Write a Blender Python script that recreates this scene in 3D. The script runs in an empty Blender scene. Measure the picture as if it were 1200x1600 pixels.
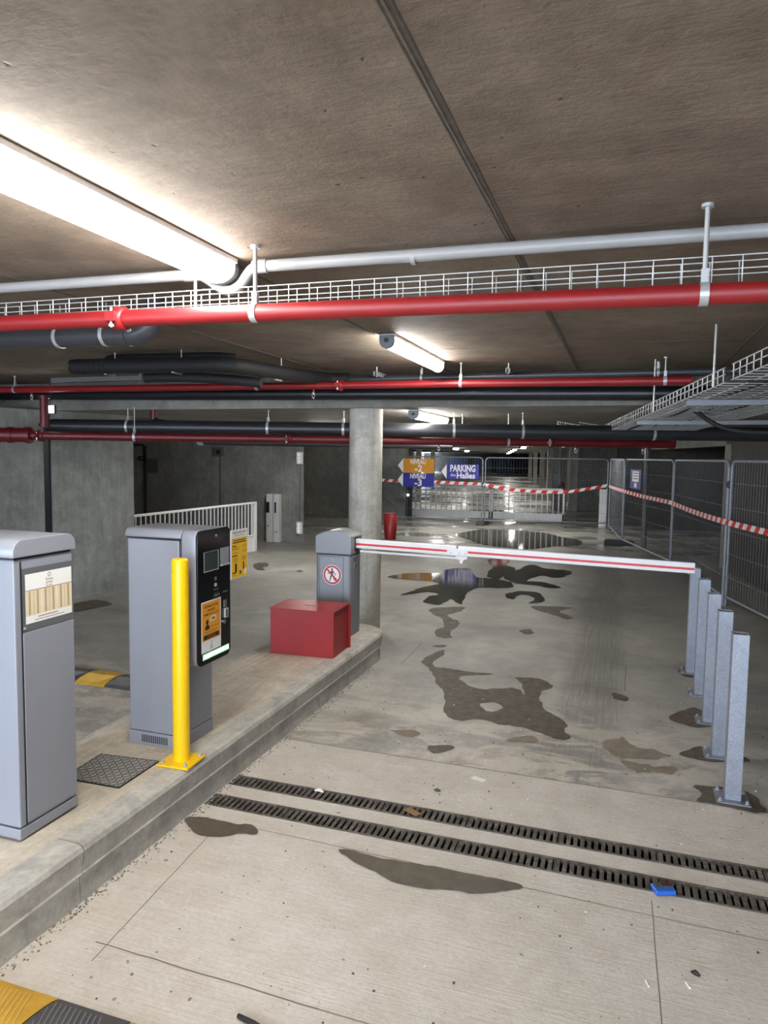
import bpy, bmesh, math, random
import numpy as np
from mathutils import Vector, Matrix
from mathutils.geometry import tessellate_polygon
random.seed(7)
PI = math.pi
SC = bpy.context.scene
COL = SC.collection

# ------------------------------------------------------------------ camera, world, exposure
CAM_H = 2.05
FPX = 1109.0
YAW, PITCH, ROLL = math.radians(18.7), math.radians(4.5), math.radians(-0.8)
def cam_axes():
    cy, sy = math.cos(YAW), math.sin(YAW)
    f = Vector((-sy*math.cos(PITCH), cy*math.cos(PITCH), -math.sin(PITCH)))
    r0 = Vector((cy, sy, 0)); d0 = f.cross(r0)
    r = math.cos(ROLL)*r0 + math.sin(ROLL)*d0
    d = -math.sin(ROLL)*r0 + math.cos(ROLL)*d0
    return r, d, f
CR, CD, CF = cam_axes()
cam = bpy.data.cameras.new('camera'); cam_o = bpy.data.objects.new('camera', cam); COL.objects.link(cam_o)
cam.sensor_fit = 'VERTICAL'; cam.sensor_height = 36.0; cam.lens = FPX/1600*36.0
cam.clip_start = 0.05; cam.clip_end = 400
M = Matrix((CR, -CD, -CF)).transposed().to_4x4(); M.translation = (0, 0, CAM_H)
cam_o.matrix_world = M
SC.camera = cam_o
def ray(px, py): return CR*(px-600) + CD*(py-800) + CF*FPX
def atz(px, py, z=0.0):                      # a point of the photograph on a horizontal plane
    v = ray(px, py); return Vector((0, 0, CAM_H)) + v*((z-CAM_H)/v.z)

SC.view_settings.view_transform = 'Standard'
SC.view_settings.look = 'None'
SC.view_settings.gamma = 1.0
SC.view_settings.use_curve_mapping = False
SC.view_settings.exposure = 2.12
LAMP = 15.0            # strength of the fluorescent diffusers
SKY = 2.7              # daylight coming down the entrance behind the camera
w = bpy.data.worlds.new('daylight'); SC.world = w; w.use_nodes = True
bg = w.node_tree.nodes['Background']; bg.inputs[0].default_value = (0.72, 0.83, 1.0, 1); bg.inputs[1].default_value = SKY
try:
    SC.cycles.use_denoising = True
    SC.cycles.max_bounces = 8; SC.cycles.diffuse_bounces = 5
    SC.cycles.sample_clamp_indirect = 4.0
    SC.cycles.caustics_reflective = False; SC.cycles.caustics_refractive = False
except Exception: pass

# ------------------------------------------------------------------ materials
def rgb(h):                                   # sRGB hex -> linear
    c = [int(h[i:i+2], 16)/255 for i in (0, 2, 4)]
    return tuple(x/12.92 if x <= .04045 else ((x+.055)/1.055)**2.4 for x in c)
class NT:
    def __init__(s, name):
        s.m = bpy.data.materials.new(name); s.m.use_nodes = True; s.t = s.m.node_tree; s.n = s.t.nodes; s.l = s.t.links
        s.b = s.n['Principled BSDF']; s.tc = s.n.new('ShaderNodeTexCoord').outputs['Object']
    def mapping(s, sc=(1, 1, 1), rot=(0, 0, 0)):
        m = s.n.new('ShaderNodeMapping'); m.inputs['Scale'].default_value = sc; m.inputs['Rotation'].default_value = rot
        s.l.new(s.tc, m.inputs['Vector']); return m.outputs[0]
    def noise(s, scale, detail=4, rough=.6, vec=None, dist=0):
        n = s.n.new('ShaderNodeTexNoise'); n.inputs['Scale'].default_value = scale; n.inputs['Detail'].default_value = detail
        n.inputs['Roughness'].default_value = rough; n.inputs['Distortion'].default_value = dist
        s.l.new(vec if vec is not None else s.tc, n.inputs['Vector']); return n.outputs['Fac']
    def voro(s, scale, vec=None, feat='F1'):
        n = s.n.new('ShaderNodeTexVoronoi'); n.inputs['Scale'].default_value = scale; n.feature = feat
        s.l.new(vec if vec is not None else s.tc, n.inputs['Vector']); return n
    def ramp(s, fac, stops):
        r = s.n.new('ShaderNodeValToRGB'); e = r.color_ramp.elements
        while len(e) < len(stops): e.new(.5)
        for k, (p, c) in enumerate(stops):
            e[k].position = p; c = c if isinstance(c, tuple) else (c, c, c); e[k].color = (*c, 1)
        s.l.new(fac, r.inputs[0]); return r.outputs[0]
    def mix(s, fac, a, b, mode='MIX'):
        m = s.n.new('ShaderNodeMix'); m.data_type = 'RGBA'; m.blend_type = mode
        for sock, v in ((m.inputs[0], fac), (m.inputs[6], a), (m.inputs[7], b)):
            if hasattr(v, 'is_linked') or hasattr(v, 'links'): s.l.new(v, sock)
            elif isinstance(v, tuple): sock.default_value = (*v, 1)
            else: sock.default_value = v
        return m.outputs[2]
    def math(s, op, a, b=0.0):
        m = s.n.new('ShaderNodeMath'); m.operation = op
        for sock, v in ((m.inputs[0], a), (m.inputs[1], b)):
            if isinstance(v, (int, float)): sock.default_value = v
            else: s.l.new(v, sock)
        return m.outputs[0]
    def sep(s):
        x = s.n.new('ShaderNodeSeparateXYZ'); s.l.new(s.tc, x.inputs[0]); return x.outputs
    def bump(s, h, strength=.3, dist=.01):
        b = s.n.new('ShaderNodeBump'); b.inputs['Strength'].default_value = strength; b.inputs['Distance'].default_value = dist
        s.l.new(h, b.inputs['Height']); s.l.new(b.outputs[0], s.b.inputs['Normal'])
    def set(s, key, v):
        k = s.b.inputs[key]
        if isinstance(v, tuple): k.default_value = (*v, 1)
        elif isinstance(v, (int, float)): k.default_value = v
        else: s.l.new(v, k)

def paint(name, col, rough=.4, metal=0.0, var=.08, scale=6, bump=0.0, bscale=200, spec=.5):
    t = NT(name); n = t.noise(scale, 5)
    a = tuple(max(0, c*(1-var)) for c in col); b = tuple(min(1, c*(1+var)) for c in col)
    t.set('Base Color', t.ramp(n, [(.3, a), (.7, b)]))
    t.set('Roughness', t.ramp(t.noise(scale*2), [(.2, max(0, rough-.05)), (.8, min(1, rough+.05))]))
    t.set('Metallic', metal); t.set('Specular IOR Level', spec)
    if bump: t.bump(t.noise(bscale, 2), bump, .002)
    return t.m
def lamp_mat(name, col, strength):
    t = NT(name); t.set('Base Color', (.9, .9, .9)); t.set('Emission Color', col); t.set('Emission Strength', strength); return t.m

def concrete(name, dark, mid, light, rough=.75, sc=1.0, streak=None, pits=True, bump=.25, spec=.35, brown=None, sk=.4, n2a=.55):
    t = NT(name)
    n1 = t.noise(.9*sc, 6, .65); n2 = t.noise(5*sc, 8, .7, dist=.4); n3 = t.noise(40*sc, 4, .7)
    c = t.ramp(n1, [(.3, dark), (.5, mid), (.72, light)])
    c = t.mix(n2a, c, t.ramp(n2, [(.3, (.30, .30, .30)), (.7, (.72, .72, .72))]), 'OVERLAY')
    c = t.mix(.35, c, t.ramp(n3, [(.3, (.35, .35, .35)), (.7, (.65, .65, .65))]), 'OVERLAY')
    h = n3
    if streak:
        st = t.noise(3*sc, 6, .7, t.mapping(streak))
        c = t.mix(sk, c, t.ramp(st, [(.32, (.32, .32, .32)), (.68, (.66, .66, .66))]), 'OVERLAY')
        h = t.math('ADD', n3, t.math('MULTIPLY', st, 1.2))
    if brown:
        bn = t.noise(1.6*sc, 7, .75, dist=.8)
        c = t.mix(t.math('MULTIPLY', t.ramp(bn, [(.5, 0.0), (.66, 1.0)]), .55), c, brown)
    if pits:
        v = t.voro(9*sc); v.inputs['Randomness'].default_value = 1.0
        keep = t.ramp(t.noise(23*sc, 1), [(.52, 0.0), (.57, 1.0)])
        p = t.math('MULTIPLY', t.ramp(v.outputs['Distance'], [(.05, 1.0), (.11, 0.0)]), keep)
        c = t.mix(t.math('MULTIPLY', p, .75), c, tuple(x*.25 for x in dark))
        h = t.math('SUBTRACT', h, t.math('MULTIPLY', p, 1.5))
    t.set('Base Color', c); t.set('Roughness', rough); t.set('Specular IOR Level', spec)
    t.bump(h, bump, .01)
    return t

M_ = {}
M_['ceiling'] = concrete('board_formed_soffit', rgb('695c4f'), rgb('7a6d5f'), rgb('8a7d6e'), streak=(1.2, 7, 1), brown=rgb('6b5846'), bump=.4, sk=.2).m
M_['soffit'] = concrete('plain_soffit', rgb('77736c'), rgb('86827a'), rgb('97928a'), streak=(.5, 6, 1)).m
M_['wall'] = concrete('cast_wall', rgb('74746f'), rgb('868680'), rgb('989890'), sc=.9, streak=(7, 7, .8), bump=.3).m
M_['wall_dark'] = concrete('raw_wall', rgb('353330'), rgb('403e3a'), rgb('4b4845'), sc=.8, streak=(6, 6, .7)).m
M_['pillar'] = concrete('pillar_concrete', rgb('a09d94'), rgb('b3b0a7'), rgb('c0bdb4'), streak=(8, 8, .5), brown=rgb('93836c'), bump=.15).m
M_['kerb'] = concrete('kerb_concrete', rgb('a5a198'), rgb('bab6ac'), rgb('c8c4ba'), streak=(6, .8, 3), bump=.2, brown=rgb('7d7a73')).m
M_['island'] = concrete('island_screed', rgb('b0a592'), rgb('c0b6a5'), rgb('cdc4b5'), streak=(9, .8, 1), pits=False, bump=.15).m

# near floor: broom finished, warm
t = concrete('broomed_floor', rgb('c4bcb0'), rgb('cec6ba'), rgb('d6cfc4'), rough=.62, sc=1.1, streak=(1.2, 30, 1), bump=.5, sk=.32, n2a=.3)
M_['floor_near'] = t.m
# far floor: trowelled, grey, tyre darkened, semi gloss
t = NT('trowelled_floor')
n1 = t.noise(.55, 6, .62, dist=.5); n2 = t.noise(3, 8, .7, dist=.6); n3 = t.noise(45, 3)
c = t.ramp(n1, [(.30, rgb('85837c')), (.48, rgb('a6a39b')), (.68, rgb('bcb9b0'))])
c = t.mix(.5, c, t.ramp(n2, [(.3, (.24, .24, .24)), (.7, (.74, .74, .74))]), 'OVERLAY')
c = t.mix(.3, c, t.ramp(n3, [(.3, (.35, .35, .35)), (.7, (.65, .65, .65))]), 'OVERLAY')
xs = t.sep()
def band(cx, hw, src):
    d = t.math('ABSOLUTE', t.math('SUBTRACT', src, cx)); return t.ramp(t.math('DIVIDE', d, hw), [(.55, 1.0), (1.0, 0.0)])
wob = t.math('ADD', xs[0], t.math('MULTIPLY', t.math('SUBTRACT', t.noise(.35, 2), .5), .5))
tread = t.noise(4, 3, .6, t.mapping((14, .25, 1)))
tb = t.math('MAXIMUM', band(-.22, .32, wob), t.math('MULTIPLY', band(-1.75, .3, wob), .35))
tb = t.math('MULTIPLY', t.math('MULTIPLY', tb, t.ramp(tread, [(.35, .45), (.6, 1.0)])), .55)
c = t.mix(tb, c, rgb('65625c'))
pale = t.noise(2.2, 8, .75, t.mapping((.6, 1.3, 1)), .8)
nearb = t.ramp(t.math('DIVIDE', xs[1], 10.0), [(.50, 1.0), (.62, 0.0)])
c = t.mix(t.math('MULTIPLY', t.math('MULTIPLY', t.ramp(pale, [(.47, 0.0), (.54, 1.0)]), nearb), .8), c, rgb('cfc7b8'))
c = t.mix(t.math('MULTIPLY', t.math('MULTIPLY', t.ramp(t.noise(1.3, 8, .8, None, 1.0), [(.52, 0.0), (.62, 1.0)]), nearb), .5), c, rgb('857864'))
c = t.mix(t.math('MULTIPLY', t.ramp(t.noise(1.1, 7, .8, t.mapping((1, .5, 1)), .6), [(.5, 0.0), (.7, 1.0)]), .35), c, rgb('76746d'))
dirt_shade = t.ramp(t.math('ADD', t.math('DIVIDE', xs[0], 3.0), t.math('MULTIPLY', n2, .25)), [(.18, 0.0), (.42, 1.0)])  # lane dirt plus painted shade, darkening the floor towards the right
c = t.mix(t.math('MULTIPLY', dirt_shade, .2), c, rgb('6b6862'))
# sheen of damp further in
damp = t.ramp(t.math('ADD', t.math('DIVIDE', xs[1], 40.0), t.math('MULTIPLY', n2, .12)), [(.22, 0.0), (.42, 1.0)])
c = t.mix(t.math('MULTIPLY', damp, .22), c, rgb('6f6d68'))
wet = t.noise(.75, 5, .6, t.mapping((.5, 1.6, 1)), .4)
wetm = t.math('MULTIPLY', t.ramp(wet, [(.48, 0.0), (.56, 1.0)]), t.ramp(t.math('DIVIDE', xs[1], 40.0), [(.32, 0.0), (.45, 1.0)]))
c = t.mix(t.math('MULTIPLY', wetm, .35), c, rgb('5a5853'))
t.set('Base Color', c)
r = t.ramp(n2, [(.3, .42), (.7, .6)])
t.set('Roughness', t.mix(wetm, r, (.10, .10, .10))); t.set('Specular IOR Level', .5)
t.bump(t.math('ADD', n3, t.math('MULTIPLY', n2, .6)), .12, .008)
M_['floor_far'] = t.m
# wet patches
def wetmat(name, col, rough):
    t = NT(name); n = t.noise(6, 6, .7, dist=.4)
    t.set('Base Color', t.ramp(n, [(.3, tuple(x*.78 for x in col)), (.7, tuple(x*1.15 for x in col))]))
    t.set('Roughness', t.ramp(t.noise(14, 4), [(.3, rough*.7), (.7, rough*1.3)])); t.set('Specular IOR Level', .5 if rough < .2 else .3)
    t.bump(t.noise(60, 2), .04, .004)
    return t.m
M_['damp'] = wetmat('damp_concrete', rgb('5f574b'), .55)
M_['water'] = wetmat('standing_water', rgb('4b4a45'), .045)
M_['dirt'] = wetmat('dried_mud', rgb('8b8070'), .8)

M_['silver'] = paint('silver_grey_coating', rgb('92959e'), .36, .12, .03, 3, .03, 500)
M_['silver_dark'] = paint('grey_trim', rgb('6d6f72'), .45, .3, .03)
M_['barrier_grey'] = paint('barrier_grey_coating', rgb('85888d'), .4, .15, .03, 3)
M_['black_gloss'] = paint('black_fascia', (.004, .004, .005), .16, 0, .1)
M_['black'] = paint('black_plastic', (.012, .012, .013), .5, 0, .2)
M_['white'] = paint('white_paint', (.78, .78, .78), .4, 0, .04)
M_['white_plastic'] = paint('white_conduit_plastic', (.29, .29, .285), .4, 0, .05)
M_['paper'] = paint('white_paper', (.82, .82, .80), .5, 0, .02)
M_['yellow'] = paint('yellow_paint', rgb('f6c60e'), .3, 0, .02)
M_['sign_yellow'] = paint('sign_yellow', rgb('f2bf2c'), .4, 0, .03)
M_['orange'] = paint('poster_orange', rgb('e79a28'), .4, 0, .03)
M_['beige'] = paint('tariff_beige', rgb('e0d0ae'), .5, 0, .02)
M_['tan_print'] = paint('tan_print', rgb('8d7450'), .5, 0, .02)
M_['red'] = paint('red_enamel', rgb('84171a'), .45, 0, .08, 5)
M_['red_box'] = paint('red_sheet_steel', rgb('9c191d'), .42, 0, .10, 4, .05, 60)
M_['red_dark'] = paint('dark_red_pipe_paint', rgb('5c0d11'), .45, 0, .1)
M_['sign_red'] = paint('sign_red', rgb('c01f35'), .4, 0, .02)
M_['blue'] = paint('sign_blue', rgb('2f3291'), .4, 0, .03)
M_['sign_ochre'] = paint('sign_ochre', rgb('cd902b'), .4, 0, .03)
M_['pvc'] = paint('grey_drain_plastic', rgb('38393d'), .35, 0, .08, 3)
M_['pvc_dark'] = paint('dark_drain_plastic', rgb('26272a'), .4, 0, .1, 3)
M_['foam'] = paint('black_pipe_insulation', rgb('131315'), .7, 0, .25, 9, .1, 40)
M_['blackpipe'] = paint('black_coated_pipe', rgb('16171c'), .35, 0, .25, 5)
M_['zinc'] = paint('bright_zinc', rgb('b4b5b5'), .35, .35, .06)
t = NT('hot_dip_galvanised'); v = t.voro(190); n = t.noise(12, 4)
c = t.ramp(v.outputs['Color'], [(.2, rgb('8a8f97')), (.8, rgb('9da2ab'))])
c = t.mix(.4, c, t.ramp(n, [(.3, (.35,)*3), (.7, (.65,)*3)]), 'OVERLAY')
t.set('Base Color', c); t.set('Metallic', .55); t.set('Roughness', .5); M_['galv'] = t.m
t = NT('cast_iron_grate'); n = t.noise(9, 5, .7)
t.set('Base Color', t.ramp(n, [(.3, rgb('3f3a35')), (.5, rgb('665f58')), (.7, rgb('8d857d'))])); t.set('Roughness', .7); t.set('Metallic', .3)
t.bump(t.noise(120, 2), .5, .004); M_['iron'] = t.m
M_['pit'] = paint('wet_channel_bed', (.012, .011, .010), .7)
M_['rubber'] = paint('worn_black_rubber', rgb('4a4a4c'), .7, 0, .2, 8, .2, 80)
M_['rubber_yellow'] = paint('worn_yellow_rubber', rgb('c79a32'), .65, 0, .2, 8, .2, 80)
M_['tread_yellow'] = paint('worn_yellow_ridge', rgb('ddb95e'), .7); M_['tread_grey'] = paint('worn_grey_ridge', rgb('7d7d7e'), .8)
M_['stripe_red'] = paint('reflective_red', rgb('d0221e'), .4, 0, .03)
M_['led_green'] = lamp_mat('green_light_bar', (.03, 1.0, .16), .09); M_['led_core'] = lamp_mat('light_bar_core', (.45, 1.0, .6), 2.2)
M_['tube'] = lamp_mat('fluorescent_diffuser', (1.0, .975, .93), LAMP)
M_['tube_far'] = lamp_mat('distant_fluorescent_diffuser', (1.0, .975, .93), LAMP*1.8)
M_['lens'] = lamp_mat('small_signal_lens', (.85, 1.0, .97), .12)
M_['exit'] = lamp_mat('lit_exit_panel', (.9, 1.0, .95), 5.0)
M_['glass'] = paint('screen_glass', rgb('3a4442'), .1, 0, .05)
M_['door_blue'] = paint('blue_door', rgb('3c4a66'), .5)
M_['cardboard'] = paint('brown_card', rgb('8a6a4c'), .8)
M_['packet_blue'] = paint('blue_wrapper', rgb('2f66c4'), .3)
M_['line'] = paint('joint_filler', rgb('7a7368'), .9)
M_['ridge'] = paint('joint_mortar', rgb('5b534a'), .9, 0, .3, 30)
t = NT('chequer_plate'); v = t.voro(22, t.mapping((1, 2.2, 1), (0, 0, .78))); n = t.noise(20, 4)
t.set('Base Color', t.ramp(n, [(.3, rgb('8d8a84')), (.7, rgb('a8a59e'))])); t.set('Roughness', .6); t.set('Metallic', .2)
M_['iron_light'] = t.m

# ------------------------------------------------------------------ mesh builder
class MB:
    def __init__(s): s.v = []; s.f = []; s.mi = []; s.sm = []; s.mats = []
    def mid(s, m):
        m = M_[m] if isinstance(m, str) else m
        if m not in s.mats: s.mats.append(m)
        return s.mats.index(m)
    def add(s, vs, fs, m, smooth=False):
        o = len(s.v); s.v += [tuple(v) for v in vs]; k = s.mid(m)
        for f in fs:
            s.f.append([i+o for i in f]); s.mi.append(k); s.sm.append(smooth)
        return s
    def box(s, a, b, m, X=None):
        (x0, y0, z0), (x1, y1, z1) = a, b
        vs = [Vector(p) for p in ((x0,y0,z0),(x1,y0,z0),(x1,y1,z0),(x0,y1,z0),(x0,y0,z1),(x1,y0,z1),(x1,y1,z1),(x0,y1,z1))]
        if X is not None: vs = [X @ v for v in vs]
        return s.add(vs, [(0,3,2,1),(4,5,6,7),(0,1,5,4),(1,2,6,5),(2,3,7,6),(3,0,4,7)], m)
    def prism(s, poly, fr, a, b, m, smooth=False):          # poly 2D; fr(u, v, w) -> 3D
        n = len(poly); vs = [fr(u, v, a) for u, v in poly] + [fr(u, v, b) for u, v in poly]
        s.add(vs, [(i, (i+1) % n, n+(i+1) % n, n+i) for i in range(n)], m, smooth)
        s.add([fr(u, v, a) for u, v in poly], [tuple(range(n))[::-1]], m)
        return s.add([fr(u, v, b) for u, v in poly], [tuple(range(n))], m)
    def tube(s, path, r, m, n=12, caps=True, smooth=True):
        P = [Vector(p) for p in path]; R = r if isinstance(r, (list, tuple)) else [r]*len(P)
        vs = []; up = None
        for i, p in enumerate(P):
            t = (P[min(i+1, len(P)-1)] - P[max(i-1, 0)]).normalized()
            if up is None: up = Vector((0, 0, 1)) if abs(t.z) < .9 else Vector((1, 0, 0))
            x = up.cross(t); x = x.normalized() if x.length > 1e-6 else Vector((1, 0, 0)); y = t.cross(x); up = y
            k = 1.0
            if 0 < i < len(P)-1:
                c = (P[i+1]-p).normalized().dot((p-P[i-1]).normalized()); k = 1.0
            vs += [p + (x*math.cos(2*PI*j/n) + y*math.sin(2*PI*j/n))*R[i]*k for j in range(n)]
        fs = [(i*n+j, i*n+(j+1) % n, (i+1)*n+(j+1) % n, (i+1)*n+j) for i in range(len(P)-1) for j in range(n)]
        s.add(vs, fs, m, smooth)
        if caps:
            s.add(vs[:n], [tuple(range(n))[::-1]], m); s.add(vs[-n:], [tuple(range(n))], m)
        return s
    def cyl(s, a, b, r, m, n=16, smooth=True): return s.tube([a, b], r, m, n, True, smooth)
    def flat(s, poly, fr, m, holes=()):                       # filled outline with optional holes
        polys = [poly] + list(holes)
        tri = tessellate_polygon([[Vector((u, v, 0)) for u, v in p] for p in polys])
        allp = [q for p in polys for q in p]
        vs = [fr(u, v) for u, v in allp]; out = []
        for a, b, c in tri:
            A, B, C = (Vector(allp[i]) for i in (a, b, c))
            out.append((a, b, c) if (B-A).cross(C-A) > 0 else (a, c, b))
        return s.add(vs, out, m)
    def text(s, txt, h, fr, u0, v0, m, sx=1.0, bold=0.0, align='CENTER', maxw=None):
        cu = bpy.data.curves.new('lettering', 'FONT'); cu.body = txt; cu.size = 1.0; cu.resolution_u = 2; cu.offset = bold
        cu.align_x = align; cu.align_y = 'CENTER'; cu.fill_mode = 'FRONT'
        o = bpy.data.objects.new('lettering', cu); COL.objects.link(o)
        bpy.context.view_layer.update()
        me = bpy.data.meshes.new_from_object(o.evaluated_get(bpy.context.evaluated_depsgraph_get()))
        vs = [v.co.copy() for v in me.vertices]; fs = [tuple(p.vertices) for p in me.polygons]
        bpy.data.objects.remove(o); bpy.data.curves.remove(cu); bpy.data.meshes.remove(me)
        if not vs: return s
        k = h/.70
        if maxw:
            wd = (max(v.x for v in vs) - min(v.x for v in vs))*k*sx
            if wd > 0: sx = sx*maxw/wd
        return s.add([fr(u0+v.x*k*sx, v0+v.y*k) for v in vs], fs, m)
    def build(s, name, parent=None, bevel=0, seg=2, local=False):
        loc = Vector((0, 0, 0))
        if parent is not None and not local: loc = ORIGIN[parent.name]
        me = bpy.data.meshes.new(name); me.from_pydata([(v[0]-loc.x, v[1]-loc.y, v[2]-loc.z) for v in s.v], [], s.f)
        for m in s.mats: me.materials.append(m)
        me.polygons.foreach_set('material_index', s.mi); me.polygons.foreach_set('use_smooth', s.sm)
        bm = bmesh.new(); bm.from_mesh(me); bmesh.ops.remove_doubles(bm, verts=bm.verts, dist=1e-5) if bevel else None
        if bevel: bmesh.ops.recalc_face_normals(bm, faces=bm.faces)
        bm.to_mesh(me); bm.free(); me.update()
        o = bpy.data.objects.new(name, me); COL.objects.link(o)
        if parent is not None: o.parent = parent; ORIGIN[o.name] = ORIGIN[parent.name] if not local else Vector((0, 0, 0))
        else: ORIGIN[o.name] = Vector((0, 0, 0))
        if bevel:
            b = o.modifiers.new('edge', 'BEVEL'); b.width = bevel; b.segments = seg; b.limit_method = 'ANGLE'; b.angle_limit = math.radians(40); b.harden_normals = False
        return o
ORIGIN = {}
def tag(o, label, cat, group=None, kind=None):
    o['label'] = label; o['category'] = cat
    if group: o['group'] = group
    if kind: o['kind'] = kind
    return o
def thing(name, label, cat, loc=(0, 0, 0), group=None, rotz=0):
    o = bpy.data.objects.new(name, None); COL.objects.link(o); o.location = loc; o.rotation_euler = (0, 0, rotz)
    o.empty_display_size = .1; ORIGIN[o.name] = Vector(loc); return tag(o, label, cat, group)
def structure(mb, name, label=None, **k):
    o = mb.build(name, **k); o['kind'] = 'structure'
    if label: o['label'] = label
    return o
def B(a, b, m, X=None): return MB().box(a, b, m, X)
def lerp(a, b, t): return tuple(x+(y-x)*t for x, y in zip(a, b))
def catmull(pts, sub=5, closed=True):
    out = []; n = len(pts)
    for i in range(n if closed else n-1):
        p0, p1, p2, p3 = (pts[(i+k) % n] if closed else pts[max(0, min(n-1, i+k))] for k in (-1, 0, 1, 2))
        for j in range(sub):
            t = j/sub
            out.append(tuple(.5*((2*b)+(-a+c)*t+(2*a-5*b+4*c-d)*t*t+(-a+3*b-3*c+d)*t**3) for a, b, c, d in zip(p0, p1, p2, p3)))
    if not closed: out.append(tuple(pts[-1]))
    return out

# ------------------------------------------------------------------ the setting
ZN, ZL, YB = 2.95, 2.594, 7.6              # near soffit, lower soffit, downstand face
G1, G2 = (3.475, 3.615), (3.745, 3.88)     # the two drain slots (y)
GX0, GX1 = -2.27, 3.2
m = MB()
def fl(x0, x1, y0, y1, mat): m.add([(x0,y0,0),(x1,y0,0),(x1,y1,0),(x0,y1,0)], [(0,1,2,3)], mat)
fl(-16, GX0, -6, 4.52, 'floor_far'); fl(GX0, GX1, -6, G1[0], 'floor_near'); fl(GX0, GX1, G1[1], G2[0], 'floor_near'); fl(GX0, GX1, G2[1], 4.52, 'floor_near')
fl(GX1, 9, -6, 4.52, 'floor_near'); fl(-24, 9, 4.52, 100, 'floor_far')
structure(m, 'floor')
structure(MB().box((-16, -5, ZN), (9, YB, ZN+.3), 'ceiling'), 'ceiling')
structure(MB().box((-24, YB, ZL), (9, 100, ZN+.5), 'soffit'), 'ceiling_lower', 'lower grey concrete soffit beyond the downstand')
# joints of the near soffit
def ridge(x, wd, name):
    m = MB()
    for dx in (-wd, 0, wd):
        pts = []; y = -3.0
        while y < YB:
            pts.append((x+dx+random.uniform(-.002, .002), y, ZN+.001)); y += .12
        pts.append((x+dx, YB, ZN+.001)); m.tube(pts, .0045 if dx else .006, 'ridge', 6, False)
    m.box((x-wd-.004, -3, ZN-.0015), (x+wd+.004, YB, ZN+.01), 'ridge'); structure(m, name)
ridge(-.488, .014, 'trim_1'); ridge(-3.07, .008, 'trim_2'); ridge(-1.80, .005, 'trim_3'); ridge(.83, .006, 'trim_4')
for k, y in enumerate((5.87, 3.22)):
    structure(MB().box((-9, y-.003, ZN-.002), (4, y+.003, ZN+.01), 'ridge'), 'trim_%d' % (5+k))
# saw cuts of the floor, hair wide strips of filler
cuts = [((-2.06, 3.33), (-1.965, 2.20), .0045), ((-2.03, 2.30), (-1.0, 2.28), .006), ((-1.0, 2.28), (1.2, 2.26), .004), ((.192, 3.40), (.225, 1.2), .004),
        ((-1.83, 3.335), (1.6, 3.25), .004), ((-2.27, 4.512), (3.0, 4.52), .007), ((-2.03, 6.60), (.07, 6.53), .005), ((-2.05, 7.45), (-.37, 7.37), .004),
        ((-2.025, 6.6), (-2.052, 7.45), .007), ((.07, 6.53), (.08, 7.3), .006), ((-2.7, 8.6), (-1.3, 9.0), .005), ((-5.0, 10.5), (2.0, 10.6), .005)]
for k, (a, b, wd) in enumerate(cuts):
    a, b = Vector(a), Vector(b); n = 14; d = (b-a).normalized(); q = Vector((-d.y, d.x))*wd/2; vs = []; m = MB()
    for i in range(n+1):
        p = a+(b-a)*i/n + q*random.uniform(-.8, .8)
        vs += [(p.x+q.x, p.y+q.y, .0012), (p.x-q.x, p.y-q.y, .0012)]
    m.add(vs, [(2*i, 2*i+1, 2*i+3, 2*i+2) for i in range(n)], 'line'); structure(m, 'trim_%d' % (7+k))
# left wall in two pours with a dark gap
def wallseg(a, b, z0, z1, th, mat, m=None):        # slab whose near face runs a -> b, thickness to the left of the run
    m = m or MB(); a = Vector((*a, 0)); b = Vector((*b, 0)); d = (b-a).normalized(); n = Vector((-d.y, d.x, 0))*th
    vs = [a, b, b+n, a+n]; vs = [v+Vector((0, 0, z0)) for v in vs]+[v+Vector((0, 0, z1)) for v in vs]
    return m.add(vs, [(0,3,2,1),(4,5,6,7),(0,1,5,4),(1,2,6,5),(2,3,7,6),(3,0,4,7)], mat)
wd = Vector((.268, .963)); WE = Vector((-6.96, 8.86)); W = lambda s: tuple(WE-wd*s)
structure(wallseg(W(1.27), W(0), 0, ZL, .3, 'wall'), 'wall_left')
structure(wallseg(W(7), W(1.40), 0, ZL, .3, 'wall'), 'wall_left_near', 'grey concrete wall panel left of the dark gap')
structure(wallseg(tuple(WE-wd*1.40+Vector((-.05, .013))), tuple(WE-wd*1.27+Vector((-.05, .013))), 0, ZL, .2, 'pvc_dark'), 'trim_19')
structure(wallseg((-8.9, 2.2), (-16, 2.2), 0, ZN, .2, 'wall_dark'), 'wall_left_return')
structure(B((-9.2, -6, 0), (-8.9, 2.2, ZN), 'wall_dark'), 'wall_left_entrance')
m = B((-16, 15.0, 0), (-7.17, 15.25, ZL), 'wall')
structure(m, 'wall_back')
m = MB()
for x in (-9.52, -8.0, -11.0): m.box((x-.006, 14.997, 0), (x+.006, 15.01, ZL), 'line')
m.box((-16, 14.997, 1.42), (-7.3, 15.01, 1.427), 'line'); structure(m, 'trim_20')
structure(B((-16, 22.6, 0), (-6.90, 22.9, ZL), 'wall'), 'wall_far')
structure(B((-16.3, 2.2, 0), (-16, 22.9, ZN), 'wall_dark'), 'wall_left_outer')
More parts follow.
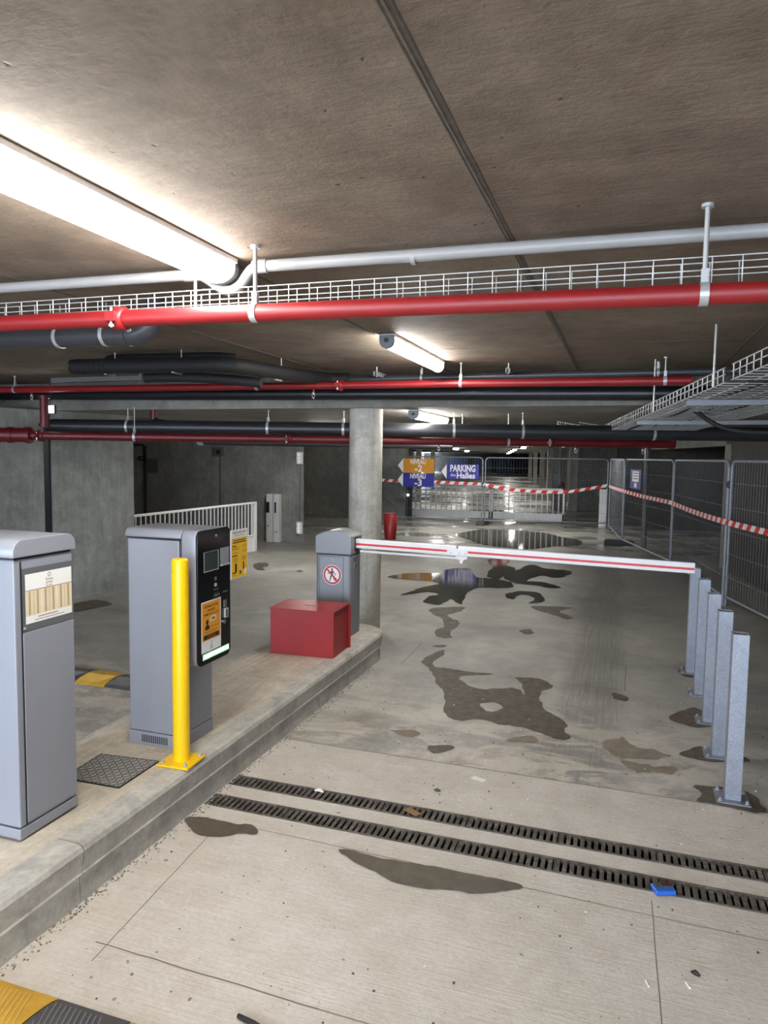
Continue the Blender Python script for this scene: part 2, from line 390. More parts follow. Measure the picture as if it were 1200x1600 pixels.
# right wall with a dark recess framed by a lighter beam
RW = Vector((2.36, 11.2)); rd = Vector((-.15, .989)); RP = lambda t, off=0: tuple(RW+rd*t+Vector((.989, .15))*off)
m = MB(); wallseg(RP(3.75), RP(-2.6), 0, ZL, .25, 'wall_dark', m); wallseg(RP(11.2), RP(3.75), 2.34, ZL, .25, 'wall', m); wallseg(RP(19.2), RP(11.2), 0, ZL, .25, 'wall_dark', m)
structure(m, 'wall_right')
m = MB(); wallseg(RP(3.80, -.005), RP(3.42, -.005), 0, 2.36, .3, 'wall', m); structure(m, 'trim_21')
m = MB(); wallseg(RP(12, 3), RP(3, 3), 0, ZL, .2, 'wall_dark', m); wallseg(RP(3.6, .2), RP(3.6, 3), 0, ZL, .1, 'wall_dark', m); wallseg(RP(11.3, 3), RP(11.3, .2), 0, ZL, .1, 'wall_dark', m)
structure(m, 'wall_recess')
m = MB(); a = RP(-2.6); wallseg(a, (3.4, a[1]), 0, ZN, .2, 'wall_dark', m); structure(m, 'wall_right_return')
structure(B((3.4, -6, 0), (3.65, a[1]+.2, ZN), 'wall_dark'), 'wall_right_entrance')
# distant hall: rotated 8.7 degrees to the left
hd = Vector((-.166, .986)); hn = Vector((.986, .166))
FC = Vector((-1.93, 28.9))
structure(B((-1.75, 28.9, 0), (-.1, 29.15, ZL), 'wall'), 'wall_hall_stub')
hp = lambda s, o=0: tuple(FC+hd*s+hn*o)
structure(wallseg(hp(68, 2.6), hp(0, 2.6), 0, ZL, .3, 'wall'), 'wall_hall_right')
structure(wallseg(hp(-5, -13), hp(68, -13), 0, ZL, .3, 'wall'), 'wall_hall_left')
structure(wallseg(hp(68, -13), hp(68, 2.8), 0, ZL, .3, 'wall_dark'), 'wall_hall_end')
m = MB()
for o in (-9.5, -6.3, -3.2):
    wallseg(hp(67.9, o), hp(67.9, o+2.4), 0, 2.1, .06, 'door_blue', m)
structure(m, 'door_1')
for nm in ('wall_hall_left',): pass

# round pillar
px_, py_ = -2.9, 7.87
m = MB(); m.cyl((px_, py_, 0), (px_, py_, ZL), .195, 'pillar', 48)
p = m.build('pillar'); tag(p, 'round pale concrete pillar behind the barrier housing', 'pillar', kind='structure')

# traffic island: kerb stones round a screeded top
IZ = .28
prof = [(-2.20, 0), (-2.285, 0.0), (-2.287, .135), (-2.280, .142), (-2.258, .150), (-2.252, .245), (-2.262, .268), (-2.29, .279), (-2.40, IZ), (-2.40, 0)]
prof = [(-2.40, 0), (-2.277, 0), (-2.283, .132), (-2.262, .140), (-2.266, .150), (-2.252, .250), (-2.262, .270), (-2.285, .2795), (-2.37, IZ+.0005), (-2.40, IZ)]
fr = lambda u, v, w_: (u, w_, v)
ys = [-2.0, .2, 2.49, 4.66, 5.80, 6.62]
for i in range(5):
    structure(MB().prism(prof, fr, ys[i]+.003, ys[i+1]-.003, 'kerb'), 'kerb')
# rounded end piece
n = 9; vs = []; cx, cy = -2.62, 6.62
for k in range(n+1):
    a = PI/2*k/n
    for u, v in prof: r = u-cx; vs.append((cx+r*math.cos(a), cy+r*.95*math.sin(a), v))
L = len(prof)
m = MB().add(vs, [(k*L+j, k*L+(j+1) % L, (k+1)*L+(j+1) % L, (k+1)*L+j) for k in range(n) for j in range(L)], 'kerb')
m.add(vs[:L], [tuple(range(L))], 'kerb'); m.box((-3.1, 6.62+.03, 0), (-2.62, 6.62+.34, IZ), 'kerb'); m.prism([(cx, cy+.03), (cx+.222, cy+.03)]+[(cx+.225*math.cos(PI/2*k/8), cy+.214*math.sin(PI/2*k/8)) for k in range(1, 9)], lambda u, v, w_: (u, v, w_), .1, IZ-.0006, 'kerb')
structure(m, 'kerb')
m = MB(); m.box((-3.06, -2, 0), (-2.40, 6.65, IZ), 'island'); structure(m, 'traffic_island', 'raised concrete traffic island under the ticket machines')
structure(B((-3.16, -2, 0), (-3.06, 6.9, IZ-.002), 'kerb'), 'kerb', bevel=.03)
# grit along the kerb foot
m = MB()
for k in range(900):
    y = random.uniform(1.6, 6.4); x = -2.27+abs(random.gauss(0, .028)); r = random.uniform(.0012, .0038)
    m.box((x-r, y-r, 0), (x+r, y+r*1.4, r*1.1), random.choice(['kerb', 'line', 'dirt']))
g = m.build('kerb_grit'); tag(g, 'loose grit and mortar crumbs gathered along the island kerb', 'grit', kind='stuff')

m = MB()
for k in range(520):
    x, y = random.uniform(-2.15, 1.6), random.uniform(1.5, 6.5)
    if G1[0]-.02 < y < G2[1]+.02: continue
    r = random.choice((.0015, .002, .003, .0045)); a = random.uniform(.6, 1.6)
    m.box((x-r, y-r*a, 0), (x+r, y+r*a, r*.8), random.choice(['line', 'dirt', 'rubber', 'rubber', 'paper']))
g = m.build('floor_grit'); tag(g, 'fine dark and pale specks of dirt strewn over the lane', 'grit', kind='stuff')

# ------------------------------------------------------------------ drains
def drain(y0, y1, label):
    t = thing('drain_channel', label, 'drain', (GX0, y0, 0), 'twin drain channels across the lane')
    m = MB(); m.add([(GX0,y0,0),(GX1,y0,0),(GX1,y0,-.14),(GX0,y0,-.14)], [(3,2,1,0)], 'pit'); m.add([(GX0,y1,0),(GX1,y1,0),(GX1,y1,-.14),(GX0,y1,-.14)], [(0,1,2,3)], 'pit')
    m.add([(GX0,y0,-.14),(GX1,y0,-.14),(GX1,y1,-.14),(GX0,y1,-.14)], [(0,1,2,3)], 'pit'); m.add([(GX0,y0,0),(GX0,y1,0),(GX0,y1,-.14),(GX0,y0,-.14)], [(0,3,2,1)], 'pit')
    m.build('channel_body', t)
    x = GX0+.004
    while x < 2.2:
        L_ = .5; m = MB(); m.box((x, y0+.004, -.02), (x+L_-.002, y0+.014, .003), 'iron'); m.box((x, y1-.014, -.02), (x+L_-.002, y1-.004, .003), 'iron')
        m.box((x, y0+.010, -.018), (x+.004, y1-.010, .0), 'iron')
        nb = 14; pt = L_/nb
        for i in range(nb):
            xb = x+pt*(i+.2); bw = pt*.58
            m.box((xb, y0+.01, -.018), (xb+bw, y1-.01, .001), 'iron')
            for q in range(5):
                yq = y0+.02+(y1-y0-.04)*q/5; X = Matrix.Translation((xb+bw/2, yq+.012, .001)) @ Matrix.Rotation(.7*(-1)**q, 4, 'Z')
                m.box((-bw*.42, -.002, 0), (bw*.42, .002, .0025), 'iron', X)
        m.build('grate', t); x += .5
    return t
drain(*G1, 'near drain channel with slotted iron grates and the blue packet')
drain(*G2, 'far drain channel with slotted iron grates behind the nearer one')

# ------------------------------------------------------------------ wet patches and stains
def crop(pts, k, ox, oy): return [(ox+x/k, oy+y/k) for x, y in pts]
from mathutils import noise as mnoise
def jn(x, y, k):
    k = k+.37
    return .028*mnoise.noise(Vector((x*5+k, y*4, k)))+.018*mnoise.noise(Vector((x*14, y*10+k, k)))+.008*mnoise.noise(Vector((x*45+k, y*30, k)))
PZ = [.0016]
def patch(px, mat, label, name='wet_patch', cat='wet patch', holes=(), sub=9, group='wet patches on the lane', jk=1.0):
    PZ[0] += .0002; z = PZ[0]
    P = [(p.x, p.y) for p in (atz(x, y) for x, y in px)]; Hs = [[(p.x, p.y) for p in (atz(x, y) for x, y in h)] for h in holes]
    P = catmull(P, sub); Hs = [catmull(h, sub) for h in Hs]
    jag = lambda L: [(x+jn(x, y, 0)*jk, y+jn(x, y, 7)*1.3*jk) for x, y in L]
    P = jag(P); Hs = [jag(h) for h in Hs]
    m = MB().flat(P, lambda u, v: (u, v, z), mat, Hs); o = m.build(name); return tag(o, label, cat, group)
c6 = lambda P: crop(P, 2.609, 600, 860)
patch(c6([(150,460),(185,428),(240,408),(240,425),(205,452),(210,475),(300,488),(440,505),(310,512),(340,545),(390,565),(500,560),(545,566),(575,590),(560,545),(545,520),(660,530),(685,557),(640,572),(628,612),(650,645),(700,682),(752,712),(730,725),(757,768),(700,766),(560,722),(450,705),(380,690),(300,697),(252,672),(243,600),(225,545),(188,490)]),
      'damp', 'largest damp patch spread over the middle of the lane', holes=[c6([(388,630),(425,620),(475,640),(450,660),(412,656)])])
patch(c6([(195,235),(325,232),(318,246),(270,260),(265,272),(300,288),(294,312),(268,332),(278,358),(208,352),(222,320),(248,308),(232,275),(196,262)]), 'damp', 'narrow winding damp streak above the largest damp patch')
patch(c6([(205,388),(262,386),(240,397),(210,396)]), 'damp', 'small damp spot between the winding streak and the largest patch')
patch(c6([(595,232),(640,227),(765,235),(720,248),(765,275),(735,281),(665,255)]), 'damp', 'arrow shaped damp patch right of the winding streak')
patch(c6([(550,330),(585,322),(612,335),(580,342)]), 'damp', 'faint oval damp ring in mid lane', sub=9)
patch(c6([(930,580),(990,600),(985,612),(940,605)]), 'damp', 'small damp spot on the tyre darkened strip')
patch(c6([(500,775),(600,760),(630,778),(590,790),(540,786)]), 'dirt', 'brown dried stain below the largest damp patch', 'dirt_stain', 'stain')
patch(c6([(880,792),(930,775),(975,765),(1010,790),(1060,812),(1120,822),(1180,832),(1160,848),(1090,850),(1020,842),(950,838),(910,820)]), 'dirt', 'brown dried mud stain left of the nearest square post', 'dirt_stain', 'stain', jk=1.6)
patch(c6([(960,850),(1010,856),(1060,868),(1120,880),(1170,878),(1190,892),(1120,906),(1040,898),(985,875)]), 'dirt', 'smaller brown mud streak below the mud stain by the posts', 'dirt_stain', 'stain', jk=1.6)
patch(c6([(30,735),(110,735),(155,748),(110,762),(60,750)]), 'dirt', 'brown dried stain near the island kerb', 'dirt_stain', 'stain')
patch(c6([(180,800),(230,792),(285,805),(260,822),(200,830)]), 'damp', 'greyish damp spot left of the white scrap of paper')
c4 = lambda P: crop(P, 4.615, 640, 800)
patch(c4([(330,165),(430,140),(530,128),(700,128),(950,148),(1130,188),(1230,205),(1220,240),(1050,250),(860,270),(700,258),(540,240),(440,205)]), 'water', 'far standing puddle mirroring the white gate', 'water_puddle', 'puddle', group='puddles')
W = lambda P, lb: patch(c4(P), 'water', lb, 'water_puddle', 'puddle', group='puddles')
W([(-160,470),(-60,448),(80,440),(200,440),(250,418),(330,408),(430,412),(480,470),(560,478),(700,500),(730,545),(480,552),(400,610),(370,668),(290,630),(220,672),(110,650),(130,612),(210,595),(120,577),(0,597),(-60,600),(110,540),(210,520),(150,500),(0,492)], 'standing puddle left of the hinge mirroring the blue and ochre signs')
W([(680,470),(720,430),(790,415),(830,390),(900,382),(960,405),(1050,415),(1170,430),(1110,470),(1040,475),(960,460),(880,478),(850,500),(960,508),(1100,545),(1000,548),(900,530),(800,520),(740,512)], 'dark ragged puddle right of the hinge beneath the barrier arm')
W([(560,345),(640,338),(690,330),(725,350),(700,385),(760,405),(740,440),(690,452),(650,485),(590,480),(560,440),(600,400)], 'bright puddle mirroring a lamp just below the arm hinge')
patch(c4([(700,590),(790,572),(900,578),(950,605),(975,640),(920,655),(850,660),(890,635),(870,608),(790,600),(740,628),(690,612)]), 'water', 'hook shaped puddle nearest below the barrier arm', 'water_puddle', 'puddle', group='puddles')
c2 = lambda P: crop(P, 2.4, 300, 1180)
patch(c2([(552,358),(600,358),(700,385),(900,420),(1060,450),(1140,465),(1230,488),(1222,508),(1080,522),(960,510),(880,505),(760,480),(690,440),(610,398)]), 'damp', 'leaf shaped damp patch just below the near drain', jk=.4)
patch(c2([(-30,250),(0,235),(60,240),(160,262),(215,265),(245,285),(235,300),(180,300),(100,308),(20,296)]), 'damp', 'damp patch by the kerb below the near drain', jk=.5)
c5 = lambda P: crop(P, 3.555, 980, 850)
patch(c5([(240,970),(320,922),(385,915),(420,945),(475,1005),(420,1020),(320,1005)]), 'damp', 'damp patch at the foot of the middle square post')
patch(c5([(300,1165),(420,1130),(560,1160),(665,1195),(660,1215),(520,1212),(400,1195)]), 'damp', 'damp patch at the foot of the second square post')
patch(c5([(360,1345),(450,1350),(600,1370),(700,1395),(760,1450),(785,1497),(700,1490),(480,1440),(380,1420),(420,1385)]), 'damp', 'damp patch round the base of the nearest square post')
patch(c5([(280,695),(330,690),(370,705),(365,740),(310,730)]), 'damp', 'damp patch at the foot of the farthest square post')
patch([(115,945),(150,938),(175,944),(150,950),(116,957)], 'damp', 'damp streak at the foot of the left wall')
patch(crop([(320,405),(440,400),(460,430),(400,445),(420,470),(330,460)], 6.665, 350, 820), 'damp', 'damp spots on the left lane behind the ticket machine')
patch(crop([(740,485),(800,475),(825,488),(790,495)], 6.665, 350, 820), 'damp', 'tiny damp spot on the left lane beside the barrier housing')

# ------------------------------------------------------------------ litter
def litter(name, label, cat, m): return tag(m.build(name), label, cat)
p = atz(748, 1218); X = Matrix.Translation((p.x, p.y, .003)) @ Matrix.Rotation(-.35, 4, 'Z')
litter('paper_scrap', 'white scrap of paper on the lane beyond the drains', 'paper', B((-.045, -.022, 0), (.045, .022, .002), 'paper', X))
p = atz(645, 1270); X = Matrix.Translation((p.x, p.y, .004)) @ Matrix.Rotation(-.5, 4, 'Z')
m = B((-.05, -.022, 0), (.05, .022, .004), 'cardboard', X); m.box((.02, -.022, .004), (.052, .0, .007), 'cardboard', X)
litter('cardboard_scrap', 'brown scrap of card lying on the far drain', 'cardboard', m)
p = atz(1036, 1394); X = Matrix.Translation((p.x, p.y, .004)) @ Matrix.Rotation(.35, 4, 'Z')
t = thing('cigarette_packet', 'crushed blue packet lying on the near drain', 'packet', (p.x, p.y, .004))
m = B((-.05, -.035, 0), (.05, .035, .022), 'packet_blue', X); m.build('box', t, bevel=.006)
B((-.035, 0, .0222), (.048, .033, .0245), 'rubber', X).build('label_band', t); B((.0, .01, .0247), (.045, .03, .0255), 'red_dark', X).build('warning_patch', t)
p = atz(372, 1590); q = atz(420, 1618)
m = MB().tube([(p.x, p.y, .008), lerp((p.x, p.y, .012), (q.x, q.y, .012), .5), (q.x, q.y, .008)], [.008, .010, .010], 'black', 8)
litter('rubber_strap', 'black rubber strap at the bottom edge of the lane', 'strap', m)
p = atz(1086, 1523); litter('dark_chip', 'dark chip of stone on the near lane below the blue packet', 'stone', MB().tube([(p.x-.015, p.y+.006, .005), (p.x, p.y, .010), (p.x+.018, p.y-.008, .004)], [.004, .011, .004], 'black', 6))
p = atz(1011, 1538); litter('cigarette_butt', 'white cigarette butt left of the dark chip', 'cigarette butt', MB().cyl((p.x-.004, p.y+.016, .004), (p.x+.006, p.y-.016, .004), .004, 'paper', 8))
p = atz(1075, 1541); litter('cigarette_butt', 'white cigarette butt just below the dark chip', 'cigarette butt', MB().cyl((p.x-.006, p.y+.014, .004), (p.x+.006, p.y-.014, .004), .004, 'paper', 8))
p = atz(499, 1238); litter('tissue_scrap', 'small white crumpled tissue on the far drain near the island', 'paper', MB().tube([(p.x-.03, p.y, .008), (p.x, p.y+.005, .014), (p.x+.03, p.y-.004, .007)], [.006, .012, .006], 'paper', 7))
p = atz(683, 1236); litter('leaf_scrap', 'dark leaf lying left below the white scrap of paper', 'leaf', MB().tube([(p.x-.02, p.y, .004), (p.x, p.y, .006), (p.x+.02, p.y+.006, .003)], [.004, .012, .004], 'rubber', 6))

# ------------------------------------------------------------------ speed bumps
def bump(loc, length, depth, n, first, label, h=.042, name='speed_bump'):
    t = thing(name, label, 'speed bump', loc); L_ = length/n
    for i in range(n):
        mat = 'rubber_yellow' if (i+first) % 2 == 0 else 'rubber'
        m = MB(); x0, x1 = i*L_+.003, (i+1)*L_-.003; k = 12
        arc = [(depth*(-.5+j/k), h*(max(0, math.cos(PI*(-.5+j/k)))**.7)+.004) for j in range(k+1)]
        if i in (0,): pass
        poly = [(-depth/2, 0), *arc, (depth/2, 0)]
        m.prism(poly, lambda u, v, w_: (w_, u, v), x0, x1, mat)
        for q in range(14):                            # chevron treads moulded in the surface
            u0 = x0+(x1-x0)*(q+.5)/14
            pts = []
            for j in range(1, k):
                s_ = arc[j]; off = .16*abs(s_[0])/depth*2
                if u0-off*L_*2 > x0+.01: pts.append((u0-off*L_*2, s_[0], s_[1]+.0005))
            if len(pts) > 2: m.tube(pts, .0035, 'tread_yellow' if mat == 'rubber_yellow' else 'tread_grey', 4, False)
        for sx in (.5,):
            m.cyl((x0+(x1-x0)*sx, 0, h-.001), (x0+(x1-x0)*sx, 0, h+.005), .016, 'black', 10)
        m.build('rubber_module', t, local=True)
    return t
bump((-2.25, 1.775, 0), 2.88, .44, 9, 0, 'yellow and black rubber speed bump at the bottom left on the near lane')
bump((-6.17, 5.15, 0), 2.88, .36, 9, 1, 'yellow and black rubber speed bump on the left lane behind the machines')

# manhole cover on the island
P = [(-2.85, 3.30), (-2.475, 3.335), (-2.47, 2.99), (-2.83, 2.98)]
t = thing('manhole_cover', 'square grey chequered cover plate set in the island top', 'manhole cover', (-2.65, 3.15, IZ))
m = MB().prism(P, lambda u, v, w_: (u, v, w_), IZ+.0005, IZ+.006, 'iron_light'); m.build('plate', t)
m = MB()
for i in range(13):
    for j in range(13):
        u, v = (i+.5)/13, (j+.5)/13
        a = lerp(lerp(P[3], P[2], u), lerp(P[0], P[1], u), v); X = Matrix.Translation((a[0], a[1], IZ+.006)) @ Matrix.Rotation(.8 if (i+j) % 2 else -.8, 4, 'Z')
        m.box((-.013, -.0032, -.002), (.013, .0032, .0012), 'rubber', X)
m.build('tread_pattern', t)
m = MB()
for i in range(4):
    a, b = Vector((*P[i], IZ+.002)), Vector((*P[(i+1) % 4], IZ+.002)); m.tube([a, b], .005, 'black', 6)
m.build('rim', t)

# ------------------------------------------------------------------ left cabinet with tariff board
def rounded(x0, x1, z0, z1, r, k=6, corners=('tl', 'tr')):
    pts = [(x0, z0), (x1, z0)]
    if 'br' in corners or 'bl' in corners: pts = []
    def arc(cx, cz, a0): return [(cx+r*math.cos(a0+PI/2*i/k), cz+r*math.sin(a0+PI/2*i/k)) for i in range(k+1)]
    out = []
    out += arc(x0+r, z0+r, PI) if 'bl' in corners else [(x0, z0)]
    out += arc(x1-r, z0+r, 1.5*PI) if 'br' in corners else [(x1, z0)]
    out += arc(x1-r, z1-r, 0) if 'tr' in corners else [(x1, z1)]
    out += arc(x0+r, z1-r, PI/2) if 'tl' in corners else [(x0, z1)]
    return out
yz = lambda x: (lambda u, v: (x, u, v))               # picture plane facing +x, u runs along y
xL, xR, y0, y1 = -2.99, -2.53, 2.405, 2.755
t = thing('parking_terminal', 'grey cabinet with a framed tariff board nearest on the island', 'terminal', ((xL+xR)/2, (y0+y1)/2, IZ))
B((xL, y0, .345), (xR, y1, 1.57), 'silver').build('cabinet_body', t, bevel=.006)
B((xL-.004, y0-.004, IZ+.012), (xR+.004, y1+.004, .34), 'silver').build('plinth', t, bevel=.004)
B((xL+.02, y0+.02, IZ), (xR-.02, y1-.02, .30), 'black').build('foot', t)
MB().prism(rounded(y0-.012, y1+.012, 1.580, 1.660, .055), lambda u, v, w_: (w_, u, v), xL-.01, xR+.012, 'silver', True).build('lid', t, bevel=.004)
B((xL+.01, y0+.006, 1.565), (xR-.004, y1-.006, 1.582), 'black').build('lid_gap', t)
B((xR-.002, y0+.040, .36), (xR+.006, y1-.004, 1.235), 'silver').build('door', t, bevel=.002)
B((xR-.002, y0+.033, .35), (xR+.003, y0+.040, 1.56), 'black').build('door_gap', t)
fr_ = B((xR, y0+.042, 1.240), (xR+.005, y1-.002, 1.525), 'silver_dark').build('tariff_frame', t)
m = MB(); f = yz(xR+.0065); ya, yb, za, zb = y0+.055, y1-.014, 1.272, 1.498
B_ = lambda a, b, c, d, mat, q=0: m.add([(xR+.0062+q, a, c), (xR+.0062+q, b, c), (xR+.0062+q, b, d), (xR+.0062+q, a, d)], [(0, 1, 2, 3)], mat)
B_(ya, yb, za, zb, 'paper'); w3 = (yb-ya)/3
for i in range(3):
    B_(ya+w3*i+.002, ya+w3*(i+1)-.002, za+.035, zb-.078, 'beige', .0004)
    for u in (.25, .75):
        for k in range(22):
            zc = za+.04+k*.0049; yc = ya+w3*(i+u); B_(yc-.006, yc+.006, zc, zc+.0024, 'tan_print', .0008)
    for k in range(22): zc = za+.04+k*.0049; yc = ya+w3*(i+.5); B_(yc-.004, yc+.004, zc, zc+.0008, 'tan_print', .0008)
B_(ya, yb, zb-.077, zb-.074, 'tan_print', .0006); B_(ya+.07, yb-.09, za+.022, za+.026, 'tan_print', .0006); B_(ya+.05, yb-.05, za+.010, za+.013, 'tan_print', .0006)
yc = (ya+yb)/2
for i, s_ in enumerate(('Parking', 'Jardins', 'des Halles')): m.text(s_, (.0105, .0105, .007)[i], yz(xR+.0075), yc, zb-.038-.0145*i, 'tan_print')
ring = [(yc+.0095*math.cos(a*PI/8), zb-.0165+.0095*math.sin(a*PI/8)) for a in range(16)]
m.flat(ring, yz(xR+.0074), 'tan_print', [[(yc+(u-yc)*.75, zb-.0165+(v-zb+.0165)*.75) for u, v in ring]])
m.build('tariff_sheet', fr_)
m = MB().cyl((xR+.004, y0+.047, 1.256), (xR+.010, y0+.047, 1.256), .006, 'zinc', 10); m.build('frame_lock', fr_)

# ------------------------------------------------------------------ ticket machine
xL, xB, xH, xF, y0, y1, zt = -2.815, -2.448, -2.425, -2.318, 3.51, 3.865, 1.605
t = thing('ticket_machine', 'grey ticket machine with black front behind the yellow bollard', 'ticket machine', ((xL+xB)/2, (y0+y1)/2, IZ))
m = MB(); k = 6; r = .05
MB().prism([(xL, y0+.01), (xL+.01, y0), (xB, y0), (xB, y1-.01), (xL, y1-.01)], lambda u, v, w_: (u, v, w_), .365, 1.545, 'silver').build('cabinet_body', t, bevel=.006)
B((xL-.003, y0-.003, IZ), (xB+.003, y1-.007, .362), 'silver').build('plinth', t, bevel=.004)
m = MB()
for i in range(14): x = xL+.095+i*.0135; m.box((x, y0-.005, .300), (x+.006, y0+.01, .345), 'black')
m.build('vent_slots', t)
lid = rounded(y0-.008, y1, 1.552, zt, .045)
MB().prism(lid, lambda u, v, w_: (w_, u, v), xL-.006, xH-.004, 'silver', True).build('lid', t, bevel=.005)
B((xL+.005, y0-.001, 1.540), (xH-.003, y1-.01, 1.556), 'black').build('lid_gap', t)
hd_ = rounded(y0-.008, y1, .795, zt, .045, 6, ('tl', 'tr', 'bl', 'br'))
head = MB().prism(hd_, lambda u, v, w_: (w_, u, v), xH, xF-.012, 'silver', True).build('reader_housing', t, bevel=.004)
f2 = rounded(y0-.006, y1-.002, .797, zt-.003, .043, 6, ('tl', 'tr', 'bl', 'br'))
fa = MB().prism(f2, lambda u, v, w_: (w_, u, v), xF-.012, xF, 'black_gloss', True).build('front_panel', t, bevel=.003)
def face(name, ya, yb, za, zb, mat, d=.003): return B((xF-.002, ya, za), (xF+d, yb, zb), mat).build(name, fa)
m = B((xF-.001, 3.568, 1.352), (xF+.002, 3.727, 1.472), 'zinc'); m.box((xF, 3.570, 1.358), (xF+.0025, 3.716, 1.470), 'glass'); m.build('screen', fa)
m = MB(); a, b, c, d = 3.742, 3.846, 1.366, 1.478; dp = xF+.0015     # silver recess of the chip reader
m.add([(dp, a, c), (dp, b, c), (dp, b, d), (dp, a, d), (dp+.001, a+.012, c+.022), (dp+.001, b-.03, c+.022), (dp+.001, b-.03, d-.01), (dp+.001, a+.05, d-.004)],
      [(0, 1, 5, 4), (1, 2, 6, 5), (2, 3, 7, 6), (4, 5, 6, 7), (0, 4, 7, 3)], 'silver')
m.box((dp, a+.005, c+.002), (dp+.012, b-.004, c+.012), 'zinc'); m.build('reader_recess', fa)
m = MB().cyl((xF-.002, 3.70, 1.560), (xF+.004, 3.70, 1.560), .007, 'zinc', 14); m.cyl((xF+.003, 3.70, 1.56), (xF+.005, 3.70, 1.56), .0045, 'black', 12); m.build('camera_eye', fa)
face('sensor_window', 3.80, 3.838, 1.505, 1.545, 'black', .002)
m = MB().cyl((xF-.002, 3.690, 1.300), (xF+.004, 3.690, 1.300), .011, 'silver_dark', 14); m.build('button', fa)
m = MB().cyl((xF-.002, 3.690, 1.262), (xF+.005, 3.690, 1.262), .011, 'zinc', 14); m.build('button', fa)
face('slot_label', 3.672, 3.722, 1.232, 1.237, 'silver_dark', .002)
m = MB().prism([(3.665, 1.186), (3.725, 1.186), (3.735, 1.200), (3.720, 1.214), (3.672, 1.214), (3.658, 1.200)], lambda u, v, w_: (w_, u, v), xF-.002, xF+.006, 'black'); m.box((xF, 3.67, 1.196), (xF+.008, 3.722, 1.203), 'silver_dark'); m.build('ticket_slot', fa)
face('slot_label', 3.775, 3.825, 1.200, 1.206, 'silver_dark', .002)
m = B((xF, 3.782, 1.105), (xF+.006, 3.812, 1.150), 'silver_dark'); m.box((xF, 3.785, 1.04), (xF+.014, 3.818, 1.098), 'zinc'); m.box((xF, 3.79, 1.05), (xF+.016, 3.80, 1.09), 'black'); m.build('card_slot', fa)
m = MB().cyl((xF-.002, 3.79, 1.015), (xF+.006, 3.79, 1.015), .013, 'silver_dark', 12); m.cyl((xF-.002, 3.765, 1.022), (xF+.006, 3.765, 1.022), .007, 'zinc', 10); m.build('lock', fa)
lb = B((xF-.002, 3.552, .828), (xF+.003, 3.840, .864), 'led_green').build('light_bar', fa, bevel=.002); B((xF-.001, 3.566, .840), (xF+.0055, 3.826, .853), 'led_core').build('bright_core', lb)
# poster on the front
m = MB(); ya, yb, za, zb = 3.535, 3.748, .872, 1.178; X0 = xF+.0015
def R_(a, b, c, d, mat, q): m.add([(X0+q, a, c), (X0+q, b, c), (X0+q, b, d), (X0+q, a, d)], [(0, 1, 2, 3)], mat)
R_(ya, yb, za, zb, 'paper', 0); R_(ya+.008, yb-.008, za+.070, zb-.008, 'orange', .0005)
for i, s_ in enumerate(('RETENEZ VOTRE', 'PLAQUE', "D'IMMATRICULATION")): m.text(s_, .0135, yz(X0+.001), (ya+yb)/2, zb-.034-.024*i, 'black', .7, (.014, .014, .004)[i], maxw=(.15, .075, .165)[i])
yc = ya+.062; m.flat([(yc+.014*math.cos(a*PI/6), zb-.127+.016*math.sin(a*PI/6)) for a in range(12)], yz(X0+.001), 'black')
m.flat([(yc-.024, zb-.172), (yc+.024, zb-.172), (yc+.022, zb-.152), (yc+.010, zb-.143), (yc-.010, zb-.143), (yc-.022, zb-.152)], yz(X0+.001), 'black')
yc = ya+.128; bub = [(yc+.032*math.cos(a*PI/8), zb-.112+.017*math.sin(a*PI/8)) for a in range(16)]; m.flat(bub, yz(X0+.0008), 'paper')
m.flat([(yc-.035, zb-.132), (yc-.020, zb-.126), (yc-.026, zb-.116)], yz(X0+.0008), 'paper'); R_(yc-.02, yc+.02, zb-.121, zb-.104, 'tan_print', .001)
R_(ya+.075, yb-.02, zb-.160, zb-.158, 'black', .001)
m.text('PARKING SANS TICKET', .008, yz(X0+.001), (ya+yb)/2, zb-.186, 'black', maxw=.13); R_(ya+.05, yb-.05, zb-.198, zb-.196, 'tan_print', .001)
R_(ya+.022, yb-.022, za+.076, za+.103, 'black', .001)
m.text('BIEN NOTER', .006, yz(X0+.0014), (ya+yb)/2, za+.095, 'orange', maxw=.07); m.text('VOTRE PLAQUE', .006, yz(X0+.0014), (ya+yb)/2, za+.083, 'orange', maxw=.10)
yc = (ya+yb)/2; ring = [(yc+.009*math.cos(a*PI/8), za+.050+.009*math.sin(a*PI/8)) for a in range(16)]; m.flat(ring, yz(X0+.001), 'tan_print', [[(yc+(u-yc)*.75, za+.05+(v-za-.05)*.75) for u, v in ring]])
for i in range(3): R_(yc-.013, yc+.013, za+.030-.009*i, za+.034-.009*i, 'tan_print', .001)
m.build('poster', fa)
